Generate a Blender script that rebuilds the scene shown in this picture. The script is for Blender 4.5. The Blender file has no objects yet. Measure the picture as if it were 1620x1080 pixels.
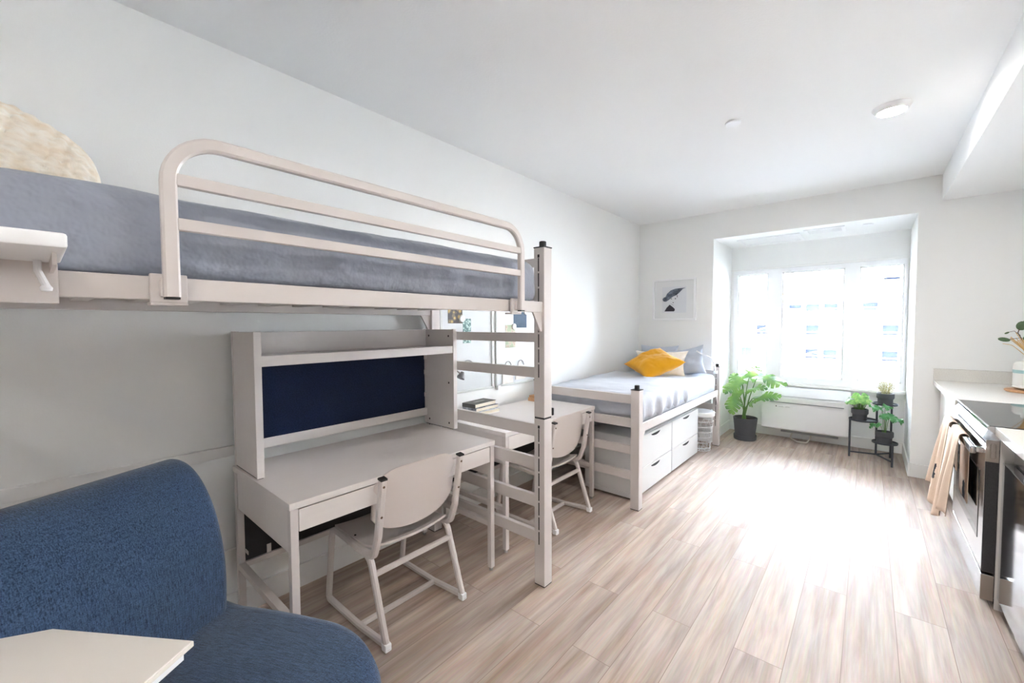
import bpy, bmesh, math, random
from mathutils import Vector, Matrix, noise
random.seed(7)
S = bpy.context.scene
COL = S.collection
PI = math.pi
# ------------------------------------------------------------------ helpers
def lin(c):
    return tuple((x/255/12.92) if x/255 <= .04045 else ((x/255+.055)/1.055)**2.4 for x in c)
MATS = {}
def mat(name, rgb, rough=.5, metal=0., spec=.5, bump=None, var=None, sheen=0., emit=None, stretch=None, trans=0.):
    """procedural principled material; bump=(scale,strength,dist); var=(scale,amount,rgb2)"""
    if name in MATS: return MATS[name]
    m = bpy.data.materials.new(name); m.use_nodes = True
    nt = m.node_tree; b = nt.nodes['Principled BSDF']
    col = (*lin(rgb), 1)
    b.inputs['Base Color'].default_value = col
    b.inputs['Roughness'].default_value = rough
    b.inputs['Metallic'].default_value = metal
    b.inputs['Specular IOR Level'].default_value = spec
    if sheen: b.inputs['Sheen Weight'].default_value = sheen
    if trans:
        b.inputs['Transmission Weight'].default_value = 0
    if emit:
        b.inputs['Emission Color'].default_value = (*lin(emit[0]), 1); b.inputs['Emission Strength'].default_value = emit[1]
    tc = nt.nodes.new('ShaderNodeTexCoord')
    vec = tc.outputs['Object']
    if stretch:
        mp = nt.nodes.new('ShaderNodeMapping'); mp.inputs['Scale'].default_value = stretch
        nt.links.new(vec, mp.inputs['Vector']); vec = mp.outputs['Vector']
    if bump:
        n = nt.nodes.new('ShaderNodeTexNoise'); n.inputs['Scale'].default_value = bump[0]; n.inputs['Detail'].default_value = 4
        nt.links.new(vec, n.inputs['Vector'])
        bp = nt.nodes.new('ShaderNodeBump'); bp.inputs['Strength'].default_value = bump[1]; bp.inputs['Distance'].default_value = bump[2]
        nt.links.new(n.outputs['Fac'], bp.inputs['Height']); nt.links.new(bp.outputs['Normal'], b.inputs['Normal'])
    if var:
        n = nt.nodes.new('ShaderNodeTexNoise'); n.inputs['Scale'].default_value = var[0]; n.inputs['Detail'].default_value = 5
        nt.links.new(vec, n.inputs['Vector'])
        r = nt.nodes.new('ShaderNodeMapRange'); r.inputs['From Min'].default_value = .35; r.inputs['From Max'].default_value = .65
        r.inputs['To Max'].default_value = var[1]
        nt.links.new(n.outputs['Fac'], r.inputs['Value'])
        mx = nt.nodes.new('ShaderNodeMix'); mx.data_type = 'RGBA'
        mx.inputs['A'].default_value = col; mx.inputs['B'].default_value = (*lin(var[2]), 1)
        nt.links.new(r.outputs['Result'], mx.inputs['Factor']); nt.links.new(mx.outputs['Result'], b.inputs['Base Color'])
    MATS[name] = m
    return m

ORI = {}
def top_root(o):
    while o.parent: o = o.parent
    return o
def thing(name, label, cat, loc=(0, 0, 0), rotz=0, group=None, local=False):
    o = bpy.data.objects.new(name, None); COL.objects.link(o)
    o.empty_display_size = .1
    o.location = loc; o.rotation_euler = (0, 0, rotz)
    o['label'] = label; o['category'] = cat
    if group: o['group'] = group
    ORI[o.name] = Vector((0, 0, 0)) if local else Vector(loc)
    return o
def obj(name, bm, m, parent=None, smooth=30, shift=True):
    if parent is not None and shift:
        off = ORI.get(top_root(parent).name)
        if off is not None: bmesh.ops.translate(bm, verts=bm.verts, vec=-off)
    bmesh.ops.recalc_face_normals(bm, faces=bm.faces)
    me = bpy.data.meshes.new(name); bm.to_mesh(me); bm.free()
    for mm in (m if isinstance(m, (list, tuple)) else [m]): me.materials.append(mm)
    if smooth:
        for p in me.polygons: p.use_smooth = True
        me.set_sharp_from_angle(angle=math.radians(smooth))
    o = bpy.data.objects.new(name, me); COL.objects.link(o)
    if parent is not None: o.parent = parent
    if smooth == 30:                                  # keep the big faces of bevelled boxes flat
        wn = o.modifiers.new('face_normals', 'WEIGHTED_NORMAL'); wn.keep_sharp = True; wn.weight = 90
    return o
def tag(o, label, cat, group=None):
    o['label'] = label; o['category'] = cat
    if group: o['group'] = group
    return o
def center(o):
    """put a single-mesh thing's origin at its base centre"""
    me = o.data; xs = [v.co for v in me.vertices]
    c = Vector(((min(v.x for v in xs)+max(v.x for v in xs))/2, (min(v.y for v in xs)+max(v.y for v in xs))/2, min(v.z for v in xs)))
    me.transform(Matrix.Translation(-c)); o.location = o.location + c
    return o
def struct(name, bm, m, parent=None, smooth=30):
    o = obj(name, bm, m, parent, smooth)
    if parent is None: o['kind'] = 'structure'
    return o
def copy_tree(o, parent=None):
    c = o.copy(); COL.objects.link(c)
    if parent is not None: c.parent = parent
    for ch in list(o.children): copy_tree(ch, c)
    return c
def B(): return bmesh.new()
def box(bm, x0, x1, y0, y1, z0, z1, bev=0, seg=2, mi=0):
    r = bmesh.ops.create_cube(bm, size=1)
    vs = r['verts']
    for v in vs:
        v.co = Vector(((x0+x1)/2+v.co.x*(x1-x0), (y0+y1)/2+v.co.y*(y1-y0), (z0+z1)/2+v.co.z*(z1-z0)))
    fs = {f for v in vs for f in v.link_faces}
    for f in fs: f.material_index = mi
    if bev:
        es = list({e for v in vs for e in v.link_edges})
        bmesh.ops.bevel(bm, geom=es, offset=bev, segments=seg, affect='EDGES', profile=.5)
    return bm
def bx(*a, bev=.002, seg=2): return box(B(), *a, bev=bev, seg=seg)
def prism(bm, pts, axis, a, b, mi=0):
    """extrude polygon pts (2D) along axis from a to b; 2D order: x->(y,z) y->(x,z) z->(x,y)"""
    def mk(p, t):
        return Vector((t, p[0], p[1])) if axis == 0 else Vector((p[0], t, p[1])) if axis == 1 else Vector((p[0], p[1], t))
    v0 = [bm.verts.new(mk(p, a)) for p in pts]; v1 = [bm.verts.new(mk(p, b)) for p in pts]
    n = len(pts); fs = [bm.faces.new(v0[::-1]), bm.faces.new(v1)]
    for i in range(n): fs.append(bm.faces.new((v0[i], v0[(i+1) % n], v1[(i+1) % n], v1[i])))
    for f in fs: f.material_index = mi
    return fs
def fillet(pts, r, n=6, closed=False):
    pts = [Vector(p) for p in pts]; out = []; N = len(pts)
    for i, p in enumerate(pts):
        if not closed and i in (0, N-1): out.append(p); continue
        a = pts[i-1]-p; b = pts[(i+1) % N]-p
        rr = r[i] if isinstance(r, (list, tuple)) else r
        if rr <= 0: out.append(p); continue
        la, lb = a.length, b.length; a.normalize(); b.normalize()
        ang = a.angle(b)
        if ang > PI-.02: out.append(p); continue
        d = min(rr/math.tan(ang/2), la*.49, lb*.49); q = d*math.tan(ang/2)
        c = p+(a+b).normalized()*(q/math.sin(ang/2))
        s = p+a*d-c; e = p+b*d-c; w = s.angle(e)
        for k in range(n+1):
            t = k/n
            out.append(c+(s*math.sin((1-t)*w)+e*math.sin(t*w))/max(math.sin(w), 1e-6))
    return out
def rsec(w, h, c=.003):
    """chamfered rectangular section, w along fixed normal, h across"""
    a, b = w/2, h/2
    return [(-a, -b+c), (-a+c, -b), (a-c, -b), (a, -b+c), (a, b-c), (a-c, b), (-a+c, b), (-a, b-c)]
def csec(r, n=10): return [(r*math.cos(2*PI*i/n), r*math.sin(2*PI*i/n)) for i in range(n)]
def sweep(bm, pts, sec, normal=None, closed=False, taper=None, caps=True, mi=0):
    pts = [Vector(p) for p in pts]; N = len(pts); rings = []
    nrm = Vector(normal).normalized() if normal is not None else None
    for i, p in enumerate(pts):
        if closed: a, b = p-pts[i-1], pts[(i+1) % N]-p
        else: a = p-pts[i-1] if i else pts[1]-p; b = pts[i+1]-p if i < N-1 else a
        a.normalize(); b.normalize(); t = (a+b).normalized()
        cosh = max(.3, t.dot(b))
        if normal is None:
            if nrm is None: nrm = t.orthogonal().normalized()
            nrm = (nrm-t*nrm.dot(t)).normalized()
        n0 = nrm
        side = t.cross(n0).normalized()
        k = taper(i/(N-1)) if taper else 1
        mit = 1/cosh if normal is not None else 1
        rings.append([bm.verts.new(p+n0*(s[0]*k)+side*(s[1]*k*mit)) for s in sec])
    M = len(sec)
    for i in range(N if closed else N-1):
        r0, r1 = rings[i], rings[(i+1) % N]
        for j in range(M):
            f = bm.faces.new((r0[j], r0[(j+1) % M], r1[(j+1) % M], r1[j])); f.material_index = mi
    if not closed and caps:
        bm.faces.new(rings[0][::-1]).material_index = mi; bm.faces.new(rings[-1]).material_index = mi
    return bm
def tube(bm, pts, r, n=10, taper=None, closed=False, mi=0): return sweep(bm, pts, csec(r, n), closed=closed, taper=taper, mi=mi)
def lathe(bm, prof, c=(0, 0, 0), n=32, mi=0, axis='z'):
    c = Vector(c); rings = []
    for r, z in prof:
        if r <= 1e-6: rings.append([bm.verts.new(c+Vector((0, 0, z)))])
        else: rings.append([bm.verts.new(c+Vector((r*math.cos(2*PI*k/n), r*math.sin(2*PI*k/n), z))) for k in range(n)])
    for a, b in zip(rings[:-1], rings[1:]):
        for k in range(n):
            k2 = (k+1) % n
            if len(a) == 1 and len(b) == 1: continue
            if len(a) == 1: f = bm.faces.new((a[0], b[k], b[k2]))
            elif len(b) == 1: f = bm.faces.new((a[k], a[k2], b[0]))
            else: f = bm.faces.new((a[k], a[k2], b[k2], b[k]))
            f.material_index = mi
    return bm
def soft_box(x0, x1, y0, y1, z0, z1, r, step=.04, disp=None):
    """rounded box with a dense skin that a function may displace along its normal"""
    bm = B(); L = (x1-x0, y1-y0, z1-z0); o = Vector((x0, y0, z0))
    n = [max(4, int(l/step)) for l in L]; cache = {}
    def vert(i, j, k):
        key = (i, j, k)
        if key in cache: return cache[key]
        p = o+Vector((L[0]*i/n[0], L[1]*j/n[1], L[2]*k/n[2]))
        q = Vector((min(max(p.x, x0+r), x1-r), min(max(p.y, y0+r), y1-r), min(max(p.z, z0+r), z1-r)))
        d = p-q
        nn = d.normalized() if d.length > 1e-9 else Vector((0, 0, 1))
        if d.length > 1e-9: p = q+nn*r
        if disp: p = p+disp(p, nn)
        cache[key] = bm.verts.new(p); return cache[key]
    for a, b, c in ((0, 1, 2), (0, 2, 1), (1, 2, 0)):
        for s in (0, n[c]):
            for i in range(n[a]):
                for j in range(n[b]):
                    idx = []
                    for di, dj in ((0, 0), (1, 0), (1, 1), (0, 1)):
                        t = [0, 0, 0]; t[a] = i+di; t[b] = j+dj; t[c] = s; idx.append(vert(*t))
                    bm.faces.new(idx)
    return bm
def fbm(p, s): return noise.fractal(Vector(p)*s, 1., 2., 4)
def cushion(w, h, t, pinch=.1, n=26, wr=.006, seed=0, sharp=.5, rnd=0.):
    """pillow in local XY, thickness in Z"""
    bm = B(); G = {}
    for s in (1, -1):
        for i in range(n+1):
            for j in range(n+1):
                u, v = 2*i/n-1, 2*j/n-1
                if s < 0 and (i in (0, n) or j in (0, n)): continue
                x = u*w/2*(1-pinch*(1-v*v)); y = v*h/2*(1-pinch*(1-u*u))
                x *= math.sqrt(1-rnd*v*v/2); y *= math.sqrt(1-rnd*u*u/2)
                e = max(0, (1-u*u)*(1-v*v))**sharp
                z = s*t/2*e
                q = fbm((x+seed, y, s*.3), 5)*wr*3*e + abs(noise.noise(Vector((x*9+seed, y*22, seed))))*wr*e
                G[s, i, j] = bm.verts.new((x, y, z+q*s))
    g = lambda s, i, j: G.get((s, i, j)) or G[1, i, j]
    for s in (1, -1):
        for i in range(n):
            for j in range(n):
                f = (g(s, i, j), g(s, i+1, j), g(s, i+1, j+1), g(s, i, j+1))
                bm.faces.new(f if s > 0 else f[::-1])
    return bm
def xf(bm, m): bmesh.ops.transform(bm, matrix=m, verts=bm.verts); return bm
def basis(loc, X, Y):
    X = Vector(X).normalized(); Y = Vector(Y); Z = X.cross(Y).normalized(); Y = Z.cross(X)
    m = Matrix((X, Y, Z)).transposed().to_4x4(); m.translation = loc; return m

# ------------------------------------------------------------------ materials
WALL = mat('wall_paint', (239, 240, 239), .75, spec=.3, bump=(160, .35, .0012))
CEIL = mat('ceiling_paint', (240, 241, 241), .85, spec=.2, bump=(90, .5, .002))
TRIM = mat('trim_paint', (238, 238, 237), .4)
VINYL = mat('window_vinyl', (240, 241, 243), .35)
METAL = mat('white_enamel', (210, 203, 200), .35)
LAMI = mat('white_laminate', (224, 218, 215), .42, var=(60, .25, (217, 211, 208)), stretch=(1, .05, 1))
SHELL = mat('white_shell', (214, 205, 201), .45)
PWHITE = mat('white_plastic', (238, 239, 241), .35)
CHESTW = mat('chest_white', (208, 207, 206), .5)
BLACK = mat('black_plastic', (28, 28, 30), .5)
DARKGAP = mat('slot_black', (12, 12, 13), .7)
SHEET = mat('slate_sheet', (152, 158, 171), .9, spec=.15, bump=(7, .7, .04), var=(7, .6, (134, 139, 154)), sheen=.2)
DUVET = mat('pale_duvet', (186, 190, 200), .9, spec=.1, bump=(11, .35, .012), sheen=.2)
PALEBLUE = mat('pale_blue_linen', (184, 192, 206), .9, spec=.1, bump=(16, .3, .008))
MATTG = mat('mattress_grey', (172, 177, 186), .9, bump=(30, .3, .006))
YELLOW = mat('mustard_cotton', (222, 160, 24), .85, spec=.2, bump=(22, .35, .006), var=(6, .4, (204, 140, 18)), sheen=.3)
CREAM = mat('cream_tufted', (250, 244, 232), .95, bump=(120, .5, .006), var=(30, .5, (232, 206, 170)), stretch=(1.2, .35, 1))
CREAMP = mat('cream_cotton', (247, 244, 239), .95, bump=(45, .6, .006), var=(22, .6, (236, 228, 217)))
NAVY = mat('navy_felt', (34, 43, 68), .95, spec=.1, bump=(260, .5, .002), var=(160, .7, (24, 31, 50)))
BLACKPANEL = mat('black_panel', (38, 38, 41), .8, bump=(200, .4, .002))
PLANTER = mat('charcoal_planter', (78, 79, 84), .65, bump=(120, .2, .001))
STANDM = mat('charcoal_metal', (66, 71, 80), .5)
SOIL = mat('soil', (46, 38, 32), .95, bump=(60, 1, .01))
STEEL = mat('brushed_steel', (196, 196, 198), .16, metal=1., bump=(3, .04, .002), stretch=(1, 60, 60))
STEELW = mat('brushed_steel_warm', (176, 168, 160), .28, metal=1.)
CHROME = mat('bright_steel', (225, 228, 232), .08, metal=1.)
GLASSB = mat('black_cooktop_glass', (38, 40, 42), .04, spec=.9)
DARKSIDE = mat('dark_speckled_side', (44, 44, 47), .5, var=(300, .5, (70, 70, 74)))
QUARTZ = mat('pale_quartz', (226, 224, 219), .18, var=(140, .5, (208, 205, 198)))
CERAMIC = mat('white_ceramic', (236, 236, 232), .35)
WOODB = mat('light_wood', (205, 160, 118), .5, var=(12, .7, (184, 134, 92)), stretch=(1, 8, 8))
CABW = mat('cabinet_white', (228, 226, 222), .45)
RUBBER = mat('grey_rubber', (150, 148, 146), .6)

def leafmat(name, c1, c2, scale):
    m = mat(name, c1, .42, var=(scale, .9, c2))
    nt = m.node_tree; b = nt.nodes['Principled BSDF']; out = nt.nodes['Material Output']
    tr = nt.nodes.new('ShaderNodeBsdfTranslucent'); mix = nt.nodes.new('ShaderNodeMixShader'); mix.inputs[0].default_value = .3
    src = b.inputs['Base Color'].links[0].from_socket
    nt.links.new(src, tr.inputs['Color'])
    nt.links.new(b.outputs[0], mix.inputs[1]); nt.links.new(tr.outputs[0], mix.inputs[2]); nt.links.new(mix.outputs[0], out.inputs['Surface'])
    return m
LEAF = leafmat('monstera_leaf', (76, 122, 76), (142, 176, 86), 6)
LEAF2 = leafmat('pilea_leaf', (98, 160, 84), (170, 205, 120), 30)
LEAF3 = leafmat('dark_leaf', (70, 140, 80), (104, 170, 104), 25)
EUCA = leafmat('eucalyptus_leaf', (84, 108, 78), (110, 132, 100), 20)
HERB = leafmat('dry_herb', (150, 146, 104), (190, 182, 140), 40)
STEM = mat('green_stem', (92, 128, 66), .6)
BROWN = mat('brown_stem', (98, 78, 60), .7)
STRAW = mat('dried_grass', (214, 172, 112), .9, var=(20, .6, (232, 200, 150)))

def fabric_blue():
    m = mat('blue_woven_upholstery', (50, 76, 116), .95, spec=.12, sheen=.25)
    nt = m.node_tree; b = nt.nodes['Principled BSDF']; tc = [n for n in nt.nodes if n.type == 'TEX_COORD'][0]
    outs = []
    for sc in ((340, 340, 30), (30, 330, 330), (330, 30, 330)):
        mp = nt.nodes.new('ShaderNodeMapping'); mp.inputs['Scale'].default_value = sc
        n = nt.nodes.new('ShaderNodeTexNoise'); n.inputs['Scale'].default_value = 1; n.inputs['Detail'].default_value = 3
        nt.links.new(tc.outputs['Object'], mp.inputs[0]); nt.links.new(mp.outputs[0], n.inputs['Vector']); outs.append(n.outputs['Fac'])
    a = nt.nodes.new('ShaderNodeMath'); a.operation = 'ADD'; nt.links.new(outs[0], a.inputs[0]); nt.links.new(outs[1], a.inputs[1])
    a2 = nt.nodes.new('ShaderNodeMath'); a2.operation = 'ADD'; a2.operation = 'MULTIPLY_ADD'; nt.links.new(outs[2], a2.inputs[0]); a2.inputs[1].default_value = .35; nt.links.new(a.outputs[0], a2.inputs[2])
    r = nt.nodes.new('ShaderNodeValToRGB')
    mr = nt.nodes.new('ShaderNodeMapRange'); mr.inputs['From Min'].default_value = .9; mr.inputs['From Max'].default_value = 1.45
    nt.links.new(a2.outputs[0], mr.inputs['Value']); nt.links.new(mr.outputs[0], r.inputs[0])
    e = r.color_ramp.elements; e[0].color = (*lin((27, 40, 61)), 1); e[1].color = (*lin((62, 84, 115)), 1)
    nt.links.new(r.outputs[0], b.inputs['Base Color'])
    bp = nt.nodes.new('ShaderNodeBump'); bp.inputs['Strength'].default_value = .5; bp.inputs['Distance'].default_value = .002
    nt.links.new(a2.outputs[0], bp.inputs['Height']); nt.links.new(bp.outputs[0], b.inputs['Normal'])
    return m
BLUEFAB = fabric_blue()

def floor_mat():
    m = bpy.data.materials.new('wood_plank_floor'); m.use_nodes = True; nt = m.node_tree; N = nt.nodes; L = nt.links
    b = N['Principled BSDF']; tc = N.new('ShaderNodeTexCoord')
    mp = N.new('ShaderNodeMapping'); mp.inputs['Rotation'].default_value = (0, 0, PI/2); mp.inputs['Location'].default_value = (.31, .055, 0)
    L.new(tc.outputs['Object'], mp.inputs[0])
    br = N.new('ShaderNodeTexBrick'); br.offset = .37; br.offset_frequency = 2; br.squash = 1
    br.inputs['Scale'].default_value = 1; br.inputs['Brick Width'].default_value = 1.22; br.inputs['Row Height'].default_value = .183
    br.inputs['Mortar Size'].default_value = .0014; br.inputs['Mortar Smooth'].default_value = .1; br.inputs['Bias'].default_value = 0
    br.inputs['Color1'].default_value = (0, 0, 0, 1); br.inputs['Color2'].default_value = (1, 1, 1, 1); br.inputs['Mortar'].default_value = (.5, .5, .5, 1)
    L.new(mp.outputs[0], br.inputs['Vector'])
    # per plank offset of the grain
    sx = N.new('ShaderNodeSeparateColor'); L.new(br.outputs['Color'], sx.inputs[0])
    off = N.new('ShaderNodeVectorMath'); off.operation = 'MULTIPLY_ADD'
    off.inputs[0].default_value = (0, 0, 0); off.inputs[1].default_value = (7, 13, 5)
    L.new(br.outputs['Color'], off.inputs[0]); L.new(mp.outputs[0], off.inputs[2])
    st = N.new('ShaderNodeMapping'); st.inputs['Scale'].default_value = (.8, 12, 1); L.new(off.outputs[0], st.inputs[0])
    n1 = N.new('ShaderNodeTexNoise'); n1.inputs['Scale'].default_value = 1.6; n1.inputs['Detail'].default_value = 6; n1.inputs['Roughness'].default_value = .62; n1.inputs['Distortion'].default_value = .35
    L.new(st.outputs[0], n1.inputs['Vector'])
    st2 = N.new('ShaderNodeMapping'); st2.inputs['Scale'].default_value = (3, 70, 1); L.new(off.outputs[0], st2.inputs[0])
    n2 = N.new('ShaderNodeTexNoise'); n2.inputs['Scale'].default_value = 2; n2.inputs['Detail'].default_value = 4; L.new(st2.outputs[0], n2.inputs['Vector'])
    st3 = N.new('ShaderNodeMapping'); st3.inputs['Scale'].default_value = (1.2, 4.5, 1); L.new(off.outputs[0], st3.inputs[0])
    n3 = N.new('ShaderNodeTexNoise'); n3.inputs['Scale'].default_value = 1.7; n3.inputs['Detail'].default_value = 2; L.new(st3.outputs[0], n3.inputs['Vector'])
    ramp = N.new('ShaderNodeValToRGB'); L.new(n1.outputs['Fac'], ramp.inputs[0])
    e = ramp.color_ramp.elements
    e[0].position = .28; e[0].color = (*lin((150, 130, 117)), 1); e[1].position = .74; e[1].color = (*lin((203, 186, 173)), 1)
    k = ramp.color_ramp.elements.new(.5); k.color = (*lin((180, 161, 148)), 1)
    mx = N.new('ShaderNodeMix'); mx.data_type = 'RGBA'; mx.blend_type = 'MULTIPLY'; mx.inputs['Factor'].default_value = .28
    L.new(ramp.outputs[0], mx.inputs['A']); L.new(n2.outputs['Color'], mx.inputs['B'])
    # plank tone
    hsv = N.new('ShaderNodeHueSaturation'); L.new(mx.outputs['Result'], hsv.inputs['Color'])
    vr = N.new('ShaderNodeMapRange'); vr.inputs['To Min'].default_value = .98; vr.inputs['To Max'].default_value = 1.14; L.new(sx.outputs[0], vr.inputs['Value']); L.new(vr.outputs[0], hsv.inputs['Value'])
    sr = N.new('ShaderNodeMapRange'); sr.inputs['From Min'].default_value = .3; sr.inputs['From Max'].default_value = .7; sr.inputs['To Min'].default_value = .75; sr.inputs['To Max'].default_value = 1.15
    L.new(n3.outputs['Fac'], sr.inputs['Value']); L.new(sr.outputs[0], hsv.inputs['Saturation'])
    mm = N.new('ShaderNodeMix'); mm.data_type = 'RGBA'; mm.inputs['B'].default_value = (*lin((136, 118, 108)), 1)
    L.new(hsv.outputs[0], mm.inputs['A']); L.new(br.outputs['Fac'], mm.inputs['Factor']); L.new(mm.outputs['Result'], b.inputs['Base Color'])
    b.inputs['Roughness'].default_value = .62; b.inputs['Specular IOR Level'].default_value = .34
    bp = N.new('ShaderNodeBump'); bp.inputs['Strength'].default_value = .12; bp.inputs['Distance'].default_value = .002
    ad = N.new('ShaderNodeMath'); ad.operation = 'SUBTRACT'; L.new(n2.outputs['Fac'], ad.inputs[0]); L.new(br.outputs['Fac'], ad.inputs[1])
    L.new(ad.outputs[0], bp.inputs['Height']); L.new(bp.outputs[0], b.inputs['Normal'])
    return m
def glass_mat():
    m = bpy.data.materials.new('window_glass'); m.use_nodes = True; nt = m.node_tree; N = nt.nodes
    N.remove(N['Principled BSDF']); o = N['Material Output']
    t = N.new('ShaderNodeBsdfTransparent'); t.inputs[0].default_value = (.97, .985, .99, 1)
    g = N.new('ShaderNodeBsdfGlossy'); g.inputs['Roughness'].default_value = .01
    f = N.new('ShaderNodeFresnel'); f.inputs[0].default_value = 1.45
    mx = N.new('ShaderNodeMixShader'); nt.links.new(f.outputs[0], mx.inputs[0]); nt.links.new(t.outputs[0], mx.inputs[1]); nt.links.new(g.outputs[0], mx.inputs[2])
    nt.links.new(mx.outputs[0], o.inputs['Surface']); return m
GLASS = glass_mat()

# ------------------------------------------------------------------ the room
XW, XR, YF, YB, ZC = -2.338, 1.12, 5.314, -2.6, 2.742
AL, AR, AZ, AY = -1.416, .319, 2.434, 6.18
T = .12
struct('floor', bx(XW-T, XR+T, YB-T, AY+T, -.1, 0, bev=0), floor_mat(), smooth=0)
struct('ceiling', bx(XW-T, XR+T, YB-T, YF+T, ZC, ZC+.1, bev=0), CEIL, smooth=0)
struct('wall_left', bx(XW-T, XW, YB-T, YF+T, 0, ZC, bev=0), WALL, smooth=0)
struct('wall_right', bx(XR, XR+T, YB-T, YF+T, 0, ZC, bev=0), WALL, smooth=0)
struct('wall_back', bx(XW, XR, YB-T, YB, 0, ZC, bev=0), WALL, smooth=0)
b = B(); box(b, XW, AL, YF, YF+T, 0, ZC); box(b, AR, XR, YF, YF+T, 0, ZC); box(b, AL, AR, YF, YF+T, AZ, ZC)
struct('wall_far', b, WALL, smooth=0)
struct('ceiling_soffit', bx(.467, XR, YB, YF, 2.513, ZC, bev=0), CEIL, smooth=0)
struct('wall_alcove_left', bx(AL-T, AL, YF+T, AY+T, 0, AZ, bev=0), WALL, smooth=0)
struct('wall_alcove_right', bx(AR, AR+T, YF+T, AY+T, 0, AZ, bev=0), WALL, smooth=0)
struct('ceiling_alcove', bx(AL-T, AR+T, YF+T, AY+T, AZ, AZ+.1, bev=0), CEIL, smooth=0)
WX0, WX1, WZ0, WZ1 = -1.385, .306, .69, 2.125
b = B(); box(b, AL, AR, AY, AY+T, 0, WZ0); box(b, AL, AR, AY, AY+T, WZ1, AZ); box(b, AL, WX0, AY, AY+T, WZ0, WZ1); box(b, WX1, AR, AY, AY+T, WZ0, WZ1)
struct('wall_alcove_back', b, WALL, smooth=0)
# window
wf = B()
yw0, yw1 = AY-.012, AY+.07
box(wf, WX0, WX1, yw0, yw1, 2.07, WZ1, bev=.004); box(wf, WX0, WX1, yw0, yw1, WZ0, .765, bev=.004)
for x0, x1 in ((WX0, -1.333), (-.992, -.835), (-.223, -.089), (.281, WX1)): box(wf, x0, x1, yw0, yw1, .76, 2.075, bev=.004)
for x0, x1 in ((-1.333, -.992), (-.835, -.223), (-.089, .281)):          # inner sash lips
    for a in ((x0, x0+.014, .765, 2.07), (x1-.014, x1, .765, 2.07), (x0, x1, .765, .779), (x0, x1, 2.056, 2.07)):
        box(wf, a[0], a[1], AY+.01, AY+.05, a[2], a[3], bev=.002)
win = struct('window_1', wf, VINYL)
for x0, x1 in ((-1.33, -.995), (-.832, -.226), (-.086, .278)): obj('pane', bx(x0, x1, AY+.03, AY+.036, .77, 2.065, bev=0), GLASS, win, smooth=0)
sb = B(); box(sb, AL, AR, AY-.1, AY-.001, .66, .69, bev=.006); box(sb, AL+.01, AR-.01, AY-.02, AY-.001, .6, .66, bev=.003)
struct('trim_4', sb, TRIM)
sb = B(); box(sb, AL, AR, AY-.022, AY-.001, 2.125, 2.15, bev=.004)
struct('trim_3', sb, TRIM)
def base(name, *boxes):
    b = B()
    for q in boxes: box(b, *q, 0, .125, bev=.003)
    struct(name, b, TRIM)
base('baseboard_left', (XW, XW+.014, YB, YF))
base('baseboard_far', (XW, AL, YF-.014, YF), (AR, .55, YF-.014, YF))
base('baseboard_alcove', (AL, AL+.014, YF, AY), (AR-.014, AR, YF-.014, AY), (AL, AR, AY-.014, AY))
base('baseboard_back', (XW, XR, YB, YB+.014))
struct('trim_1', bx(XW, XW+.018, YB, 1.9, .80, .852, bev=.004), TRIM)
struct('trim_2', bx(XW, XW+.018, YB, 1.9, .312, .345, bev=.004), TRIM)

# ceiling fixtures
LAMP = mat('lamp_diffuser', (255, 244, 228), .5, emit=((255, 248, 240), 41.))
def ceiling_light(x, y, label):
    t = thing('ceiling_light', label, 'ceiling light', (x, y, ZC), group='round ceiling lights')
    obj('trim_ring', lathe(B(), [(.066, -.026), (.07, -.03), (.078, -.026), (.092, -.004), (.094, 0), (.0, 0)], (x, y, ZC), 40), PWHITE, t)
    obj('diffuser', lathe(B(), [(.0, -.0275), (.04, -.0272), (.067, -.025), (.067, -.012), (0, -.012)], (x, y, ZC), 40), LAMP, t)
ceiling_light(.076, 3.46, 'round white flush ceiling light glowing near the soffit')
ceiling_light(.076, 1.72, 'added out-of-view fill light on the ceiling above the middle of the open floor')  # this and the next two: unseen fixtures added as fill light
ceiling_light(.076, -.75, 'added out-of-view fill light on the ceiling above the floor just behind the blue lounge chair')
ceiling_light(.076, -1.95, 'added out-of-view fill light on the ceiling nearest the back wall of the room')
def disc(name, x, y, z, r, label, cat):
    o = obj(name, lathe(B(), [(0, -.012), (r*.9, -.012), (r, -.009), (r, -.003), (r*.75, 0), (0, 0)], (x, y, z), 32), PWHITE); tag(o, label, cat)
    center(o)
disc('sprinkler_cover', -.703, 3.035, ZC, .045, 'small flat white sprinkler disc on the main ceiling', 'sprinkler')
disc('sprinkler_cover', -.03, 5.56, AZ, .045, 'small white sprinkler disc on the window alcove ceiling', 'sprinkler')
v = thing('ceiling_vent', 'white slatted air vent in the window alcove ceiling', 'vent', (-.385, 5.6, AZ))
b = B()
for a in ((-.56, -.21, 5.47, 5.5), (-.56, -.21, 5.7, 5.73), (-.56, -.53, 5.5, 5.7), (-.24, -.21, 5.5, 5.7)): box(b, *a, AZ-.012, AZ, bev=.003)
obj('frame', b, PWHITE, v)
b = B()
for i in range(9): y = 5.512+i*.022; prism(b, [(y, AZ-.001), (y+.004, AZ-.001), (y+.014, AZ-.01), (y+.01, AZ-.01)], 0, -.53, -.24)
obj('slats', b, PWHITE, v)
obj('backing', bx(-.54, -.23, 5.49, 5.71, AZ-.001, AZ, bev=0), mat('vent_grey', (150, 154, 158), .8), v)
a = thing('access_panel', 'wide flat white access panel in the window alcove ceiling, left of the vent', 'panel', (-.9, 5.8, AZ))
b = B()
for q in ((-1.23, -.6, 5.58, 5.61), (-1.23, -.6, 5.99, 6.02), (-1.23, -1.2, 5.61, 5.99), (-.63, -.6, 5.61, 5.99)): box(b, *q, AZ-.01, AZ, bev=.003)
obj('frame', b, PWHITE, a)
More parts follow.
